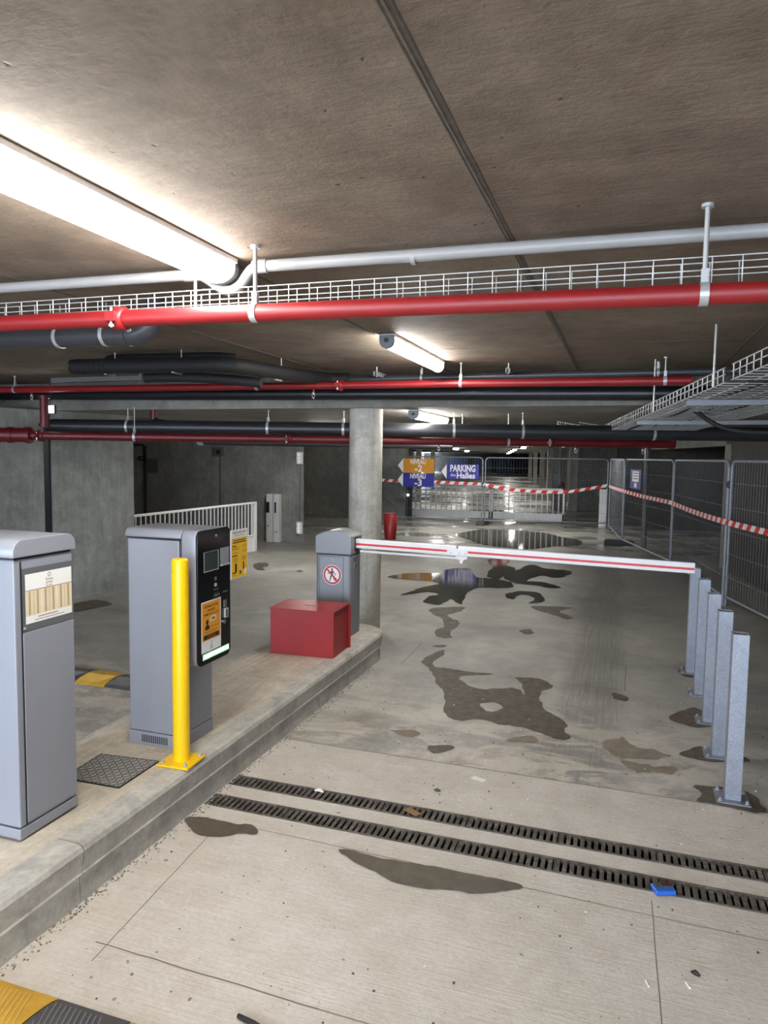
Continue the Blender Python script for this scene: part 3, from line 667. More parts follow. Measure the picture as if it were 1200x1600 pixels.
# yellow notice fixed to the machine's far edge
t2 = thing('notice_board', 'yellow notice board fixed to the far edge of the ticket machine', 'sign', (xF, 3.96, 1.42))
ya, yb, za, zb = 3.868, 4.072, 1.262, 1.572
B((xF-.004, ya, za), (xF+.002, yb, zb), 'paper').build('board', t2)
m = MB(); X0 = xF+.0028; R_(ya+.004, yb-.004, za+.004, zb-.052, 'sign_yellow', 0)
m.text('PARKING SANS TICKET', .013, yz(X0), (ya+yb)/2, zb-.018, 'black', bold=.01, maxw=.165); m.text('TICKETLESS PARKING', .008, yz(X0), (ya+yb)/2, zb-.036, 'silver_dark', maxw=.11)
R_(ya+.03, yb-.03, zb-.070, zb-.064, 'black', .0005); R_(ya+.02, yb-.02, zb-.084, zb-.077, 'black', .0005)
R_(ya+.012, ya+.06, zb-.106, zb-.099, 'black', .0005)
for i, wd_ in enumerate((.09, .08, .0, .075)):
    if wd_: R_(ya+.012, ya+.012+wd_, zb-.118-.010*i, zb-.114-.010*i, 'tan_print', .0005)
for zz in (zb-.108, zb-.140): R_(yb-.062, yb-.016, zz-.008, zz+.006, 'black', .0004); R_(yb-.060, yb-.018, zz-.006, zz+.004, 'sign_yellow', .0008)
R_(ya+.012, ya+.075, zb-.168, zb-.161, 'black', .0005)
for i in range(4): R_(ya+.020, ya+.085, zb-.180-.008*i, zb-.177-.008*i, 'tan_print', .0005); R_(yb-.075, yb-.025, zb-.178-.008*i, zb-.175-.008*i, 'tan_print', .0005)
R_(ya+.045, ya+.068, zb-.270, zb-.214, 'black', .0005); R_(yb-.060, yb-.045, zb-.262, zb-.214, 'black', .0005)
R_(ya+.012, ya+.06, za+.034, za+.042, 'black', .0005); R_(ya+.012, ya+.05, za+.022, za+.025, 'tan_print', .0005)
yc = yb-.030; m.flat([(yc+.016*math.cos(a*PI/8), za+.034+.022*math.sin(a*PI/8)) for a in range(16)], yz(X0+.0006), 'paper')
yc = yb-.092; m.flat([(yc+.010*math.cos(a*PI/8), za+.034+.013*math.sin(a*PI/8)) for a in range(16)], yz(X0+.0006), 'black')
m.build('print', t2)
B((xF-.03, y1-.02, 1.30), (xF-.004, ya+.03, 1.53), 'silver_dark').build('bracket', t2)

# ------------------------------------------------------------------ yellow bollard
bx, by = -2.355, 3.385
t = thing('bollard', 'yellow round steel bollard on a bolted plate at the kerb edge', 'bollard', (bx, by, IZ))
k = 8; rr = .0475; zt = 1.462
m = MB().tube([(bx, by, IZ+.012), (bx, by, zt-.02)] + [(bx, by, zt-.02+.02*math.sin(a*PI/2/5)) for a in range(1, 6)], [rr, rr]+[rr-.02+.02*math.cos(a*PI/2/5) for a in range(1, 6)], 'yellow', 32)
m.build('post', t)
m = B((bx-.10, by-.10, IZ+.002), (bx+.10, by+.10, IZ+.014), 'yellow', Matrix.Translation((bx, by, 0)) @ Matrix.Rotation(.05, 4, 'Z') @ Matrix.Translation((-bx, -by, 0))); m.build('base_plate', t, bevel=.002)
for sx in (-1, 1):
    for sy in (-1, 1):
        m = MB().cyl((bx+sx*.075, by+sy*.075, IZ+.012), (bx+sx*.075, by+sy*.075, IZ+.024), .012, 'zinc', 6, False); m.cyl((bx+sx*.075, by+sy*.075, IZ+.02), (bx+sx*.075, by+sy*.075, IZ+.038), .006, 'zinc', 8); m.build('anchor_bolt', t)

# ------------------------------------------------------------------ red box
t = thing('red_box', 'red steel box with a slotted lid in front of the barrier housing', 'box', (-2.66, 5.81, IZ), rotz=.05)
a, b, h = .30, .205, .412
B((-a, -b, 0), (a, b-.015, h-.012), 'red_box').build('body', t, bevel=.003, local=True)
m = MB(); sl = [(-.045, -.012), (.045, -.012), (.05, .0), (.045, .012), (-.045, .012), (-.05, 0)]
m.flat([(-a-.004, -b-.006), (a+.006, -b-.006), (a+.006, b), (-a-.004, b)], lambda u, v: (u, v, h), 'red_box', [sl]); m.flat([(u, v) for u, v in [(-.055, -.016), (.055, -.016), (.055, .016), (-.055, .016)]], lambda u, v: (u, v, h-.011), 'black')
for (x0, y0_), (x1, y1_) in (((-a-.004, -b-.006), (a+.006, -b-.006)), ((a+.006, -b-.006), (a+.006, b)), ((a+.006, b), (-a-.004, b)), ((-a-.004, b), (-a-.004, -b-.006))):
    m.add([(x0, y0_, h-.012), (x1, y1_, h-.012), (x1, y1_, h), (x0, y0_, h)], [(0, 1, 2, 3)], 'red_box')
m.prism(sl, lambda u, v, w_: (u, v-.01, w_), h, h+.0012, 'black'); m.build('lid', t, local=True)
B((-a-.004, b-.02, 0), (a+.022, b-.004, h-.012), 'red_box').build('back_plate', t, bevel=.001, local=True)
B((a-.001, -b+.02, h-.055), (a+.003, b-.03, h-.013), 'red_dark').build('lid_shadow', t, local=True)  # shadow beneath the lid edge, painted as a darker red strip

# ------------------------------------------------------------------ barrier
xL, xR, y0, y1 = -2.862, -2.492, 6.37, 6.66
t = thing('parking_barrier', 'grey parking barrier with no pedestrians sign and lowered white arm with red stripe', 'barrier', ((xL+xR)/2, (y0+y1)/2, IZ))
def rplan(x0, x1, ya, yb, r, k=5):
    out = []
    for cx, cy, a0 in ((x0+r, ya+r, PI), (x1-r, ya+r, 1.5*PI), (x1-r, yb-r, 0), (x0+r, yb-r, PI/2)): out += [(cx+r*math.cos(a0+PI/2*i/k), cy+r*math.sin(a0+PI/2*i/k)) for i in range(k+1)]
    return out
MB().prism(rplan(xL, xR, y0, y1, .035), lambda u, v, w_: (u, v, w_), IZ, 1.075, 'barrier_grey', True).build('cabinet_body', t)
B((xL+.01, y0+.008, 1.070), (xR-.008, y1-.01, 1.088), 'black').build('seam', t)
arcp = [(xL-.006, 1.085), (xR+.006, 1.085)] + [(xR+.006-(xR-xL+.012)*i/12, 1.262+.060*math.sin(PI*i/12)) for i in range(13)]
MB().prism(arcp, lambda u, v, w_: (u, w_, v), y0-.006, y1+.006, 'barrier_grey', False).build('hood', t, bevel=.012, seg=3)
dr = B((xL+.045, y0-.003, IZ+.05), (xR-.075, y0+.01, 1.062), 'barrier_grey').build('door', t, bevel=.002)
m = MB()
for a, b in (((xL+.043, IZ+.05), (xL+.045, 1.064)), ((xR-.075, IZ+.05), (xR-.073, 1.064)), ((xL+.043, 1.062), (xR-.073, 1.064))): m.box((a[0], y0-.0015, a[1]), (b[0], y0+.005, b[1]), 'black')
m.build('door_gap', t)
m = MB().cyl((-2.682, y0-.008, 1.025), (-2.682, y0, 1.025), .013, 'zinc', 14); m.cyl((-2.682, y0-.0095, 1.025), (-2.682, y0-.007, 1.025), .007, 'black', 10); m.build('lock', dr)
xz = lambda y: (lambda u, v: (u, y, v))
cx, cz, ro = -2.682, .882, .098; m = MB()
cir = lambda r, n=40: [(cx+r*math.cos(2*PI*i/n), cz+r*math.sin(2*PI*i/n)) for i in range(n)]
Y = y0-.0045
m.flat(cir(ro), xz(Y), 'paper'); m.flat(cir(ro*.94), xz(Y-.0006), 'sign_red'); m.flat(cir(ro*.76), xz(Y-.0012), 'paper')
S = lambda P: [(cx+x*.001, cz+y*.001) for x, y in P]
m.flat([(cx-.002+.010*math.cos(2*PI*i/14), cz+.056+.010*math.sin(2*PI*i/14)) for i in range(14)], xz(Y-.0018), 'black')
def limb(a, b, w0, w1):                       # one tapered stroke of the walking figure
    d_ = Vector((b[0]-a[0], b[1]-a[1])).normalized(); n_ = Vector((-d_.y, d_.x)); out = []
    for c_, w_, a0 in ((a, w0, PI/2), (b, w1, -PI/2)):
        for k_ in range(7): an = a0+PI*k_/6; q_ = d_*math.cos(an)*w_+n_*math.sin(an)*w_; out.append((c_[0]+q_.x, c_[1]+q_.y))
    m.flat(S(out), xz(Y-.0018), 'black')
for a_, b_, w0, w1 in (((1, 36), (-2, 4), 9, 8), ((-2, 6), (-16, -26), 7, 5.5), ((-16, -26), (-22, -56), 5.5, 4.5), ((0, 6), (16, -24), 7, 5.5), ((16, -24), (33, -54), 5.5, 4.5),
                       ((5, 38), (22, 22), 4.5, 4), ((22, 22), (34, 2), 4, 3.5), ((-4, 38), (-18, 20), 4.5, 4), ((-18, 20), (-46, 14), 4, 3.5), ((-22, -56), (-28, -57), 4, 3.5), ((33, -54), (37, -51), 4, 3.5)): limb(a_, b_, w0, w1)
d = .073*.7071; wv = .009*.7071; m.add([(cx-d-wv, Y-.0024, cz+d-wv), (cx-d+wv, Y-.0024, cz+d+wv), (cx+d+wv, Y-.0024, cz-d+wv), (cx+d-wv, Y-.0024, cz-d-wv)], [(0, 3, 2, 1)], 'sign_red')
m.build('no_pedestrians_sign', dr)
m = B((xR-.001, y0+.07, 1.015), (xR+.002, y0+.17, 1.05), 'silver_dark'); m.build('rating_plate', t)
m = MB().cyl((xR-.001, y0+.12, .965), (xR+.006, y0+.12, .965), .022, 'zinc', 16); m.cyl((xR+.005, y0+.12, .965), (xR+.008, y0+.12, .965), .015, 'black', 14); m.build('key_switch', t)
# arm
ay = 6.505; A0, A1 = Vector((xR+.006, ay, 1.190)), Vector((.592, ay, 1.138))
def bar(s0, s1, zlo, zhi, yo0, yo1, mat, m):
    a, b = A0.lerp(A1, s0), A0.lerp(A1, s1)
    vs = [(p.x, ay+yo, p.z+zz) for p in (a, b) for yo, zz in ((yo0, zlo), (yo1, zlo), (yo1, zhi), (yo0, zhi))]
    return m.add(vs, [(0, 1, 2, 3), (7, 6, 5, 4), (0, 4, 5, 1), (1, 5, 6, 2), (2, 6, 7, 3), (3, 7, 4, 0)], mat)
s1 = bar(0, .330, -.046, .046, -.02, .025, 'white', MB()).build('arm_section', t, bevel=.006)
s2 = bar(.334, 1, -.046, .046, -.02, .025, 'white', MB()).build('arm_section', t, bevel=.006)
bar(.0, .300, -.016, .004, -.0225, -.019, 'stripe_red', MB()).build('red_stripe', s1); bar(.365, .998, -.016, .004, -.0225, -.019, 'stripe_red', MB()).build('red_stripe', s2)
bar(.308, .362, -.043, .02, -.0245, -.018, 'white', MB()).build('hinge_plate', t, bevel=.003)
m = MB()
for q in (.313, .338, .357):
    p = A0.lerp(A1, q); m.cyl((p.x, ay-.028, p.z-.022), (p.x, ay-.023, p.z-.022), .008, 'zinc', 8)
m.build('hinge_bolts', t)
p = A0.lerp(A1, .345); m = MB().prism([(p.x-.06, p.z-.046), (p.x+.06, p.z-.046), (p.x+.055, p.z-.075), (p.x+.02, p.z-.085), (p.x+.012, p.z-.118), (p.x-.012, p.z-.118), (p.x-.02, p.z-.085), (p.x-.055, p.z-.075)], lambda u, v, w_: (u, w_, v), ay-.02, ay+.01, 'white'); m.build('hinge_bracket', t, bevel=.003)
a = Vector((xR+.05, ay, 1.113)); b = Vector((p.x-.02, ay, 1.098)); m = MB().cyl(a, b, .0125, 'white', 10); m.build('tension_rod', t)
m = MB().cyl((xR, ay, 1.118), a, .006, 'black', 8); m.build('rod_joint', t)
m = B((xR-.004, ay-.05, 1.12), (xR+.008, ay+.05, 1.25), 'black'); m.build('arm_socket', t)

# ------------------------------------------------------------------ galvanised square posts
PL = ['nearest galvanised square post by the drains', 'second galvanised square post from the drains', 'third galvanised square post, middle of the five', 'fourth galvanised square post from the drains', 'fifth and farthest galvanised square post by the arm tip']
hw, th = .045, .005
def post(x, y, label):
    t = thing('square_post', label, 'bollard', (x, y, 0), 'row of galvanised square posts')
    m = MB(); H_ = 1.025
    o = [(-hw, -hw), (hw, -hw), (hw, hw), (-hw, hw)]; i_ = [(u*(hw-th)/hw, v*(hw-th)/hw) for u, v in o]
    vs = [(u, v, z) for z in (.01, H_) for u, v in o] + [(u, v, z) for z in (.6, H_) for u, v in i_]
    fs = [(k, (k+1) % 4, 4+(k+1) % 4, 4+k) for k in range(4)] + [(8+(k+1) % 4, 8+k, 12+k, 12+(k+1) % 4) for k in range(4)] + [(4+k, 4+(k+1) % 4, 12+(k+1) % 4, 12+k) for k in range(4)] + [(8, 9, 10, 11)]
    m.add(vs, fs, 'galv'); m.build('tube', t, local=True, bevel=.0015)
    B((-.095, -.095, .001), (.095, .095, .011), 'galv').build('base_plate', t, local=True, bevel=.002)
    for sx in (-1, 1):
        for sy in (-1, 1):
            m = MB().cyl((sx*.073, sy*.073, .01), (sx*.073, sy*.073, .021), .012, 'zinc', 6, False); m.cyl((sx*.073, sy*.073, .02), (sx*.073, sy*.073, .032), .006, 'zinc', 8); m.build('anchor_bolt', t, local=True)
    return t
p0 = post(.690, 4.64, PL[0])
for k, y in enumerate((5.315, 5.985, 6.68, 7.34)):
    c = p0.copy(); COL.objects.link(c); c.location = ((.690, .694, .690, .672)[k], y, 0); c['label'] = PL[k+1]
    for ch in p0.children: d = ch.copy(); COL.objects.link(d); d.parent = c

# ------------------------------------------------------------------ light fittings
def fixture(x, y0, y1, z, label, mat='tube', wd=.055, name='ceiling_light'):
    t = thing(name, label, 'light fixture', (x, (y0+y1)/2, z), 'fluorescent ceiling lights')
    B((x-wd*1.1, y0+.02, z-.024), (x+wd*1.1, y1-.02, z-.001), 'white').build('housing', t, bevel=.004)
    k = 10; arc = [(x+wd*.98*math.cos(PI+PI*i/k), z-.05+.055*math.sin(PI+PI*i/k)) for i in range(k+1)]; arc += [(x+wd*.98, z-.026), (x-wd*.98, z-.026)]
    MB().prism(arc, lambda u, v, w_: (u, w_, v), y0+.035, y1-.035, mat, True).build('diffuser', t)
    arc2 = [(x+wd*1.02, z-.012)]+[(x+wd*1.02*math.cos(-PI*i/k), z-.05+.06*math.sin(-PI*i/k)) for i in range(k+1)]+[(x-wd*1.02, z-.012)]
    for a, b in ((y0, y0+.035), (y1-.035, y1)):
        e = MB().prism(arc2, lambda u, v, w_: (u, w_, v), a, b, 'silver_dark', True).build('end_cap', t)
    m = MB().cyl((x, y0-.012, z-.05), (x, y0+.002, z-.05), .016, 'black', 12); m.build('cable_gland', t)
    return t
fixture(-1.83, 1.42, 2.98, ZN, 'large bright tube light at the upper left crossing the conduit', wd=.09)
fixture(-1.70, 5.02, 6.58, ZN, 'middle tube light on the near ceiling above the barrier')
fixture(-2.36, 7.98, 9.5, ZL, 'tube light under the lower ceiling just right of the pillar', wd=.06)
fixture(-1.83, -2.3, -.74, ZN, 'tube light over the entrance behind the viewer', wd=.09)
fixture(-5.2, 11.2, 12.7, ZL, 'added fill light above the left lane beyond the pillar', mat='tube_far')  # added to lift the dim recess, no fitting known there
fixture(-2.3, 18.6, 20.1, ZL, 'added fill light over the lane before the right half of the white gate', mat='tube_far')  # extra tube added to brighten the front of the gate
fixture(-4.6, 18.2, 19.7, ZL, 'tube light over the lane in front of the far mesh fence', mat='tube_far')

# ------------------------------------------------------------------ pipes under the near ceiling
def pipe(name, label, cat, a, b, r, mat, rods=(), z_top=ZN, rod_r=.006, couplings=(), clamp='zinc', band=.022, extra=None, group='service pipes', n=20, coupling_mat=None):
    a, b = Vector(a), Vector(b); t = thing(name, label, cat, tuple((a+b)/2), group); ax = (b-a).normalized()
    k = max(2, int((b-a).length/.8)); MB().tube([a.lerp(b, i/k) for i in range(k+1)], r, mat, n).build('pipe', t)
    for x in rods:
        p = a.lerp(b, (x-a.x)/(b.x-a.x)); m = MB().tube([p-ax*band/2, p+ax*band/2], r+.004, clamp, n)
        m.box((p.x-.012, p.y-.012, p.z+r), (p.x+.012, p.y+.012, p.z+r+.05), clamp); h = m.build('clamp', t)
        MB().cyl((p.x, p.y, p.z+r+.03), (p.x, p.y, z_top-.002), rod_r, clamp, 10).build('hanger_rod', h)
        m = MB().cyl((p.x, p.y, z_top-.012), (p.x, p.y, z_top), rod_r*2.4, clamp, 12); m.build('ceiling_plate', h)
    for x in couplings:
        p = a.lerp(b, (x-a.x)/(b.x-a.x)); m = MB().tube([p-ax*.035, p-ax*.03, p+ax*.03, p+ax*.035], [r+.004, r+.016, r+.016, r+.004], coupling_mat or mat, n)
        for s_ in (-1, 1):
            m.box((p.x-.026, p.y-.02+s_*(r+.016), p.z-.022), (p.x+.026, p.y+.02+s_*(r+.016), p.z+.022), coupling_mat or mat)
        cp = m.build('coupling', t)
        for s_ in (-1, 1): yy = p.y+s_*(r+.022); m = MB(); m.cyl((p.x, yy, p.z-.05), (p.x, yy, p.z+.04), .006, 'zinc', 8); m.cyl((p.x, yy, p.z-.046), (p.x, yy, p.z-.034), .012, 'zinc', 6, False); m.build('bolt', cp)
        pass
    return t
def sprinkler(root, x, y, z):
    m = MB().cyl((x, y, z), (x, y, z-.035), .011, 'red', 10); m.cyl((x, y, z-.03), (x, y, z-.045), .014, 'zinc', 10)
    m.tube([(x-.012, y, z-.045), (x-.016, y, z-.065), (x, y, z-.085)], .003, 'zinc', 6); m.tube([(x+.012, y, z-.045), (x+.016, y, z-.065), (x, y, z-.085)], .003, 'zinc', 6); m.cyl((x, y, z-.084), (x, y, z-.088), .016, 'zinc', 12)
    m.build('sprinkler_head', root)
r1 = pipe('sprinkler_pipe', 'nearest bright red sprinkler pipe spanning the whole ceiling', 'pipe', (-8.5, 2.80, 2.760), (2.6, 2.80, 2.606), .038, 'red', (-1.552, .240), ZN, .009, (-2.265,), 'zinc', .03)
sprinkler(r1, -3.02, 2.80, 2.65)
r2 = pipe('sprinkler_pipe', 'second red sprinkler pipe in front of the concrete downstand', 'pipe', (-9.5, 6.75, 2.800), (.52, 6.75, 2.742), .037, 'red', (-7.0, -3.72, -1.525, .30), ZN, .007, (-2.78,), 'zinc', .03)
sprinkler(r2, -3.07, 6.75, 2.72); sprinkler(r2, -6.75, 6.75, 2.75)
# conduit and loop of flexible hose round the light
a, b = Vector((-8.5, 2.845, 2.912)), Vector((-1.985, 2.985, 2.90)); t = thing('conduit', 'white plastic conduit along the near ceiling behind the big light', 'conduit', (-1.8, 2.98, 2.9))
MB().cyl(a, b, .026, 'white_plastic', 16).build('tube', t); a2, b2 = Vector((-1.625, 2.955, 2.905)), Vector((2.6, 3.06, 2.90)); MB().cyl(a2, b2, .027, 'white_plastic', 16).build('tube', t)
MB().tube(catmull([tuple(b), (-1.93, 2.99, 2.885), (-1.85, 3.0, 2.835), (-1.80, 3.0, 2.818), (-1.74, 2.995, 2.838), (-1.67, 2.97, 2.893), tuple(a2)], 6, False), .024, 'white_plastic', 14).build('flexible_loop', t)
for p, q in ((b, a), (a2, b2)):
    u = (Vector(q)-p).normalized(); MB().cyl(p-u*.02, p+u*.05, .031, 'white_plastic', 16).build('sleeve', t)
for x in (-3.4, -.9, .9): MB().cyl((x, 2.98, 2.90), (x+.02, 2.98, 2.90), .033, 'white_plastic', 14).build('clip', t)
# wire basket tray over the first red pipe
def basket(P0, P1, width, depth, pitch, nlong, label, r=.0028, rods=(), rails=(), side='y', name='cable_tray', z_top=ZN, mat='zinc'):
    P0, P1 = Vector(P0), Vector(P1); d = (P1-P0); L_ = d.length; d.normalize(); n = Vector((0, 0, 1)).cross(d).normalized()*(-1); upv = Vector((0, 0, 1))
    t = thing(name, label, 'cable tray', tuple(P0.lerp(P1, .5)), 'wire cable trays'); m = MB()
    for i in range(nlong+1): o = P0+n*width*i/nlong; m.cyl(o, o+d*L_, r, mat, 6)
    for o in (0, width):
        for zz in (depth*.55, depth): q = P0+n*o+upv*zz; m.cyl(q, q+d*L_, r, mat, 6)
    k = int(L_/pitch)
    for i in range(k+1):
        q = P0+d*(pitch*(i+.3)) if pitch*(i+.3) < L_ else P1
        m.tube([q+upv*depth, q+upv*.01, q+n*.01, q+n*(width-.01), q+n*width+upv*.01, q+n*width+upv*depth], r, mat, 5)
    m.build('wire_basket', t)
    return t, d, n
t, d, n = basket((2.5, 2.872, 2.672), (-8.4, 2.888, 2.724), .085, .105, .1, 2, 'narrow wire cable tray running just behind the nearest red pipe')
for x in (-1.98, .52): MB().cyl((x, 2.99, 2.735), (x, 2.99, ZN), .008, 'zinc', 8).build('hanger_rod', t)
MB().cyl((.52, 2.86, 2.79), (.56, 2.86, 2.79), .006, 'zinc', 6).build('splice_clip', t)
# grey drain pipe with an elbow at the upper left
t = thing('drain_pipe', 'grey plastic drain pipe with elbow hanging left under the red pipe', 'pipe', (-3.2, 3.6, 2.76), 'service pipes')
MB().tube([(-8.2, 3.6, 2.828), (-5.5, 3.6, 2.79), (-2.86, 3.6, 2.752)], .063, 'pvc', 24).build('pipe', t)
MB().tube(catmull([(-2.86, 3.6, 2.752), (-2.78, 3.6, 2.756), (-2.70, 3.6, 2.79), (-2.655, 3.6, 2.86), (-2.65, 3.6, ZN)], 5, False), .063, 'pvc', 24).build('elbow', t)
for x, mt in ((-3.36, 'zinc'), (-3.01, 'zinc')):
    h = MB().cyl((x-.012, 3.6, 2.757), (x+.012, 3.6, 2.757), .067, mt, 24).build('clamp', t); MB().cyl((x, 3.6, 2.82), (x, 3.6, ZN), .005, 'zinc', 8).build('hanger_rod', h)
MB().tube([(-2.88, 3.6, 2.752), (-2.84, 3.6, 2.752)], .068, 'pvc', 24).build('socket', t)
# black insulated hoses
t = thing('insulated_pipe', 'front black insulated pipe with a taped end at the left ceiling', 'pipe', (-3.9, 5.4, 2.85), 'insulated pipes')
hz = [(-4.80, 5.3, 2.822), (-4.74, 5.3, 2.824), (-4.2, 5.3, 2.815), (-3.40, 5.3, 2.802), (-3.24, 5.33, 2.80), (-3.15, 5.45, 2.80), (-3.10, 5.9, 2.81), (-3.06, 6.6, 2.835), (-3.0, 6.98, 2.85), (-2.80, 7.05, 2.850)]
MB().tube(catmull(hz, 6, False), .066, 'foam', 20).build('insulation', t)
m = MB()
for i in range(7): m.tube([(-4.78+i*.055, 5.3, 2.823-.0007*i), (-4.75+i*.055, 5.3, 2.823-.0007*i)], .069, 'foam', 20)
m.build('tape_wraps', t)
for x, y in ((-3.09, 6.0), (-4.4, 5.3), (-3.7, 5.3)): h = MB().box((x-.012, y-.064, 2.735), (x+.012, y+.064, 2.745), 'zinc').build('hanger_strap', t); MB().cyl((x, y+.066, 2.738), (x, y+.066, ZN), .005, 'zinc', 8).build('hanger_rod', h)
t = thing('insulated_pipe', 'rear black insulated pipe above the front one at the left ceiling', 'pipe', (-3.9, 5.43, 2.88), 'insulated pipes')
MB().tube(catmull([(-4.53, 5.44, 2.888), (-4.45, 5.43, 2.892), (-4.0, 5.43, 2.888), (-3.42, 5.43, 2.880), (-3.30, 5.44, 2.872), (-3.24, 5.48, 2.868)], 6, False), .048, 'foam', 18).build('insulation', t)
t = thing('insulated_pipe', 'lowest black insulated pipe slanting down to the second red pipe', 'pipe', (-3.7, 5.6, 2.73), 'insulated pipes')
MB().tube(catmull([(-4.25, 5.6, 2.745), (-4.05, 5.6, 2.745), (-3.7, 5.62, 2.735), (-3.35, 5.66, 2.71), (-3.10, 5.7, 2.685)], 6, False), .045, 'foam', 18).build('insulation', t)
t = thing('strut_bracket', 'grey flat metal duct piece behind the insulated pipes', 'bracket', (-4.8, 6.5, 2.78))
B((-6.2, 6.48, 2.83), (-4.3, 6.53, 2.88), 'silver_dark').build('channel', t); B((-5.0, 6.47, 2.82), (-4.97, 6.54, ZN), 'silver_dark').build('arm', t)
# grey pipe and black pipe close to the downstand
pipe('water_pipe', 'thin grey pipe just above the second red pipe', 'pipe', (-2.79, 7.05, 2.850), (1.6, 7.05, 2.848), .036, 'pvc', (-2.0, .25), ZN, .005)
for x, lb in ((-2.42, 'short strut bracket on the ceiling left of the middle light'), (-1.09, 'short strut bracket on the ceiling right of the middle light')):
    t = thing('strut_bracket', lb, 'bracket', (x, 6.9, 2.9)); m = MB()
    for q in ((-.02, -.016), (.016, .02)): m.box((x+q[0], 6.82, 2.855), (x+q[1], 7.12, 2.90), 'zinc')
    m.box((x-.02, 6.82, 2.896), (x+.02, 7.12, 2.90), 'zinc'); m.build('channel', t); MB().cyl((x, 6.86, 2.85), (x, 6.86, ZN), .007, 'zinc', 8).build('rod', t)
pipe('drain_pipe', 'thick black pipe running along under the second red pipe', 'pipe', (-9.6, 7.2, 2.80), (1.8, 7.2, 2.655), .068, 'blackpipe', (), ZN)

# ------------------------------------------------------------------ pipes under the lower ceiling
pipe('drain_pipe', 'thick dark grey drain pipe behind the top of the pillar', 'pipe', (-6.9, 7.134, 2.372), (1.75, 9.59, 2.37), .086, 'pvc_dark', (-5.9, -4.2, -3.3, -2.0, -1.2, .3), ZL, .005, (), 'zinc', .03)
B3 = lambda x: (8.29+.42*(x+2.9))
def p3(x, z, dy=0): return (x, B3(x)+dy, z)
r3 = pipe('sprinkler_pipe', 'long dark red sprinkler pipe below the thick grey drain pipe', 'pipe', p3(-7.4, 2.235), p3(.53, 2.252), .052, 'red_dark', (-5.6, -1.4), ZL, .005, (-6.6, -3.9, -.9), 'zinc', .03)
m = MB(); m.cyl(p3(.50, 2.262), p3(.57, 2.262), .068, 'red_dark', 18); m.build('end_cap', r3)
m = MB(); m.tube([p3(-7.15, 2.238), p3(-6.72, 2.239)], .085, 'red_dark', 22)
for x in (-7.1, -6.95, -6.76): m.tube([p3(x, 2.239), p3(x+.05, 2.239)], .097, 'red_dark', 22)
m.build('valve_body', r3)
for x in (-2.2, -.6, .2): sprinkler(r3, x, B3(x), 2.21)
pipe('sprinkler_pipe', 'thinner dark red pipe just above the long dark red one', 'pipe', p3(-4.2, 2.285, .33), p3(-.5, 2.285, .33), .028, 'red_dark', (-2.0,), ZL, .004)
pipe('sprinkler_pipe', 'short dark red branch pipe above the left fence panel', 'pipe', (-5.2, 16.5, 2.36), (-2.5, 16.7, 2.36), .03, 'red_dark', (-4,), ZL, .004)
t = thing('drain_pipe', 'dark pipe under the red pipe at the recess wall', 'pipe', (-4, 9.2, 2.2), 'service pipes')
MB().tube([(-5.9, 9.05, 2.215), (-2.2, 9.35, 2.19)], .04, 'pvc_dark', 16).build('pipe', t); MB().tube([(-5.96, 9.05, 2.215), (-5.86, 9.05, 2.215)], .046, 'zinc', 16).build('end_cap', t)
t = thing('riser_pipe', 'short vertical dark red pipe beside the small lit panel', 'pipe', (-6.37, 6.52, 2.5), 'service pipes')
MB().cyl((-6.37, 6.55, 2.33), (-6.37, 6.55, 2.69), .048, 'red_dark', 16).build('pipe', t)
for z in (2.34, 2.66): MB().cyl((-6.37, 6.55, z), (-6.37, 6.55, z+.03), .062, 'red_dark', 16).build('flange', t)
t = thing('pipe_elbow', 'small elbow with a red collar above the thick grey drain pipe', 'pipe', (-5.68, 7.64, 2.5), 'service pipes')
MB().tube(catmull([(-5.68, 7.64, 2.50), (-5.68, 7.64, 2.46), (-5.62, 7.64, 2.43), (-5.52, 7.63, 2.42)], 4, False), .05, 'pvc_dark', 14).build('elbow', t); MB().cyl((-5.68, 7.64, 2.50), (-5.68, 7.64, ZL), .05, 'red_dark', 14).build('collar', t)
t = thing('lit_panel', 'small lit white panel hung by the vertical red pipe', 'sign light', (-6.5, 6.8, 2.55))
B((-6.60, 6.80, 2.50), (-6.46, 6.83, 2.60), 'black').build('case', t)
for x in (-6.595, -6.515): B((x, 6.793, 2.508), (x+(.065 if x < -6.55 else .045), 6.801, 2.595), 'exit').build('lit_face', t)
MB().cyl((-6.53, 6.81, 2.6), (-6.53, 6.81, ZN), .005, 'black', 8).build('hanger_rod', t)

# ------------------------------------------------------------------ cable trays on the right
T0, T1 = Vector((.72, 4.30, 2.575)), Vector((-.266, 9.473, 2.385))
t, d, n = basket(T0-(T1-T0).normalized()*-.75, T1, 0.95, .095, .11, 7, 'wide wire cable tray slanting along the upper right with rails', .0045)
for q, r_ in ((.32, .016), (.66, .016)):
    p = T0.lerp(T1, q); MB().box((p.x+.02, p.y-.02, p.z-.045), (p.x+1.9, p.y+.02, p.z-.005), 'silver_dark').build('support_rail', t)
for q in (.18, .50): 
    p = T0.lerp(T1, q); MB().cyl((p.x-.008, p.y, p.z), (p.x-.008, p.y, ZN), .008, 'zinc', 8).build('hanger_rod', t)
t2, d2, n2 = basket(T0-(T1-T0).normalized()*1.2, T0-(T1-T0).normalized()*-.62, 0.95, .095, .11, 7, 'nearer wire cable tray length at the right edge', .0045)
p = T0+Vector((0, .2, 0)); MB().box((p.x+.02, p.y-.02, p.z-.05), (p.x+1.5, p.y+.02, p.z-.008), 'silver_dark').build('support_rail', t2)
t3, d3, n3 = basket(T1+Vector((-.34, .42, .075)), T1, .35, .08, .06, 5, 'short bent end of the wide wire cable tray', .0035)
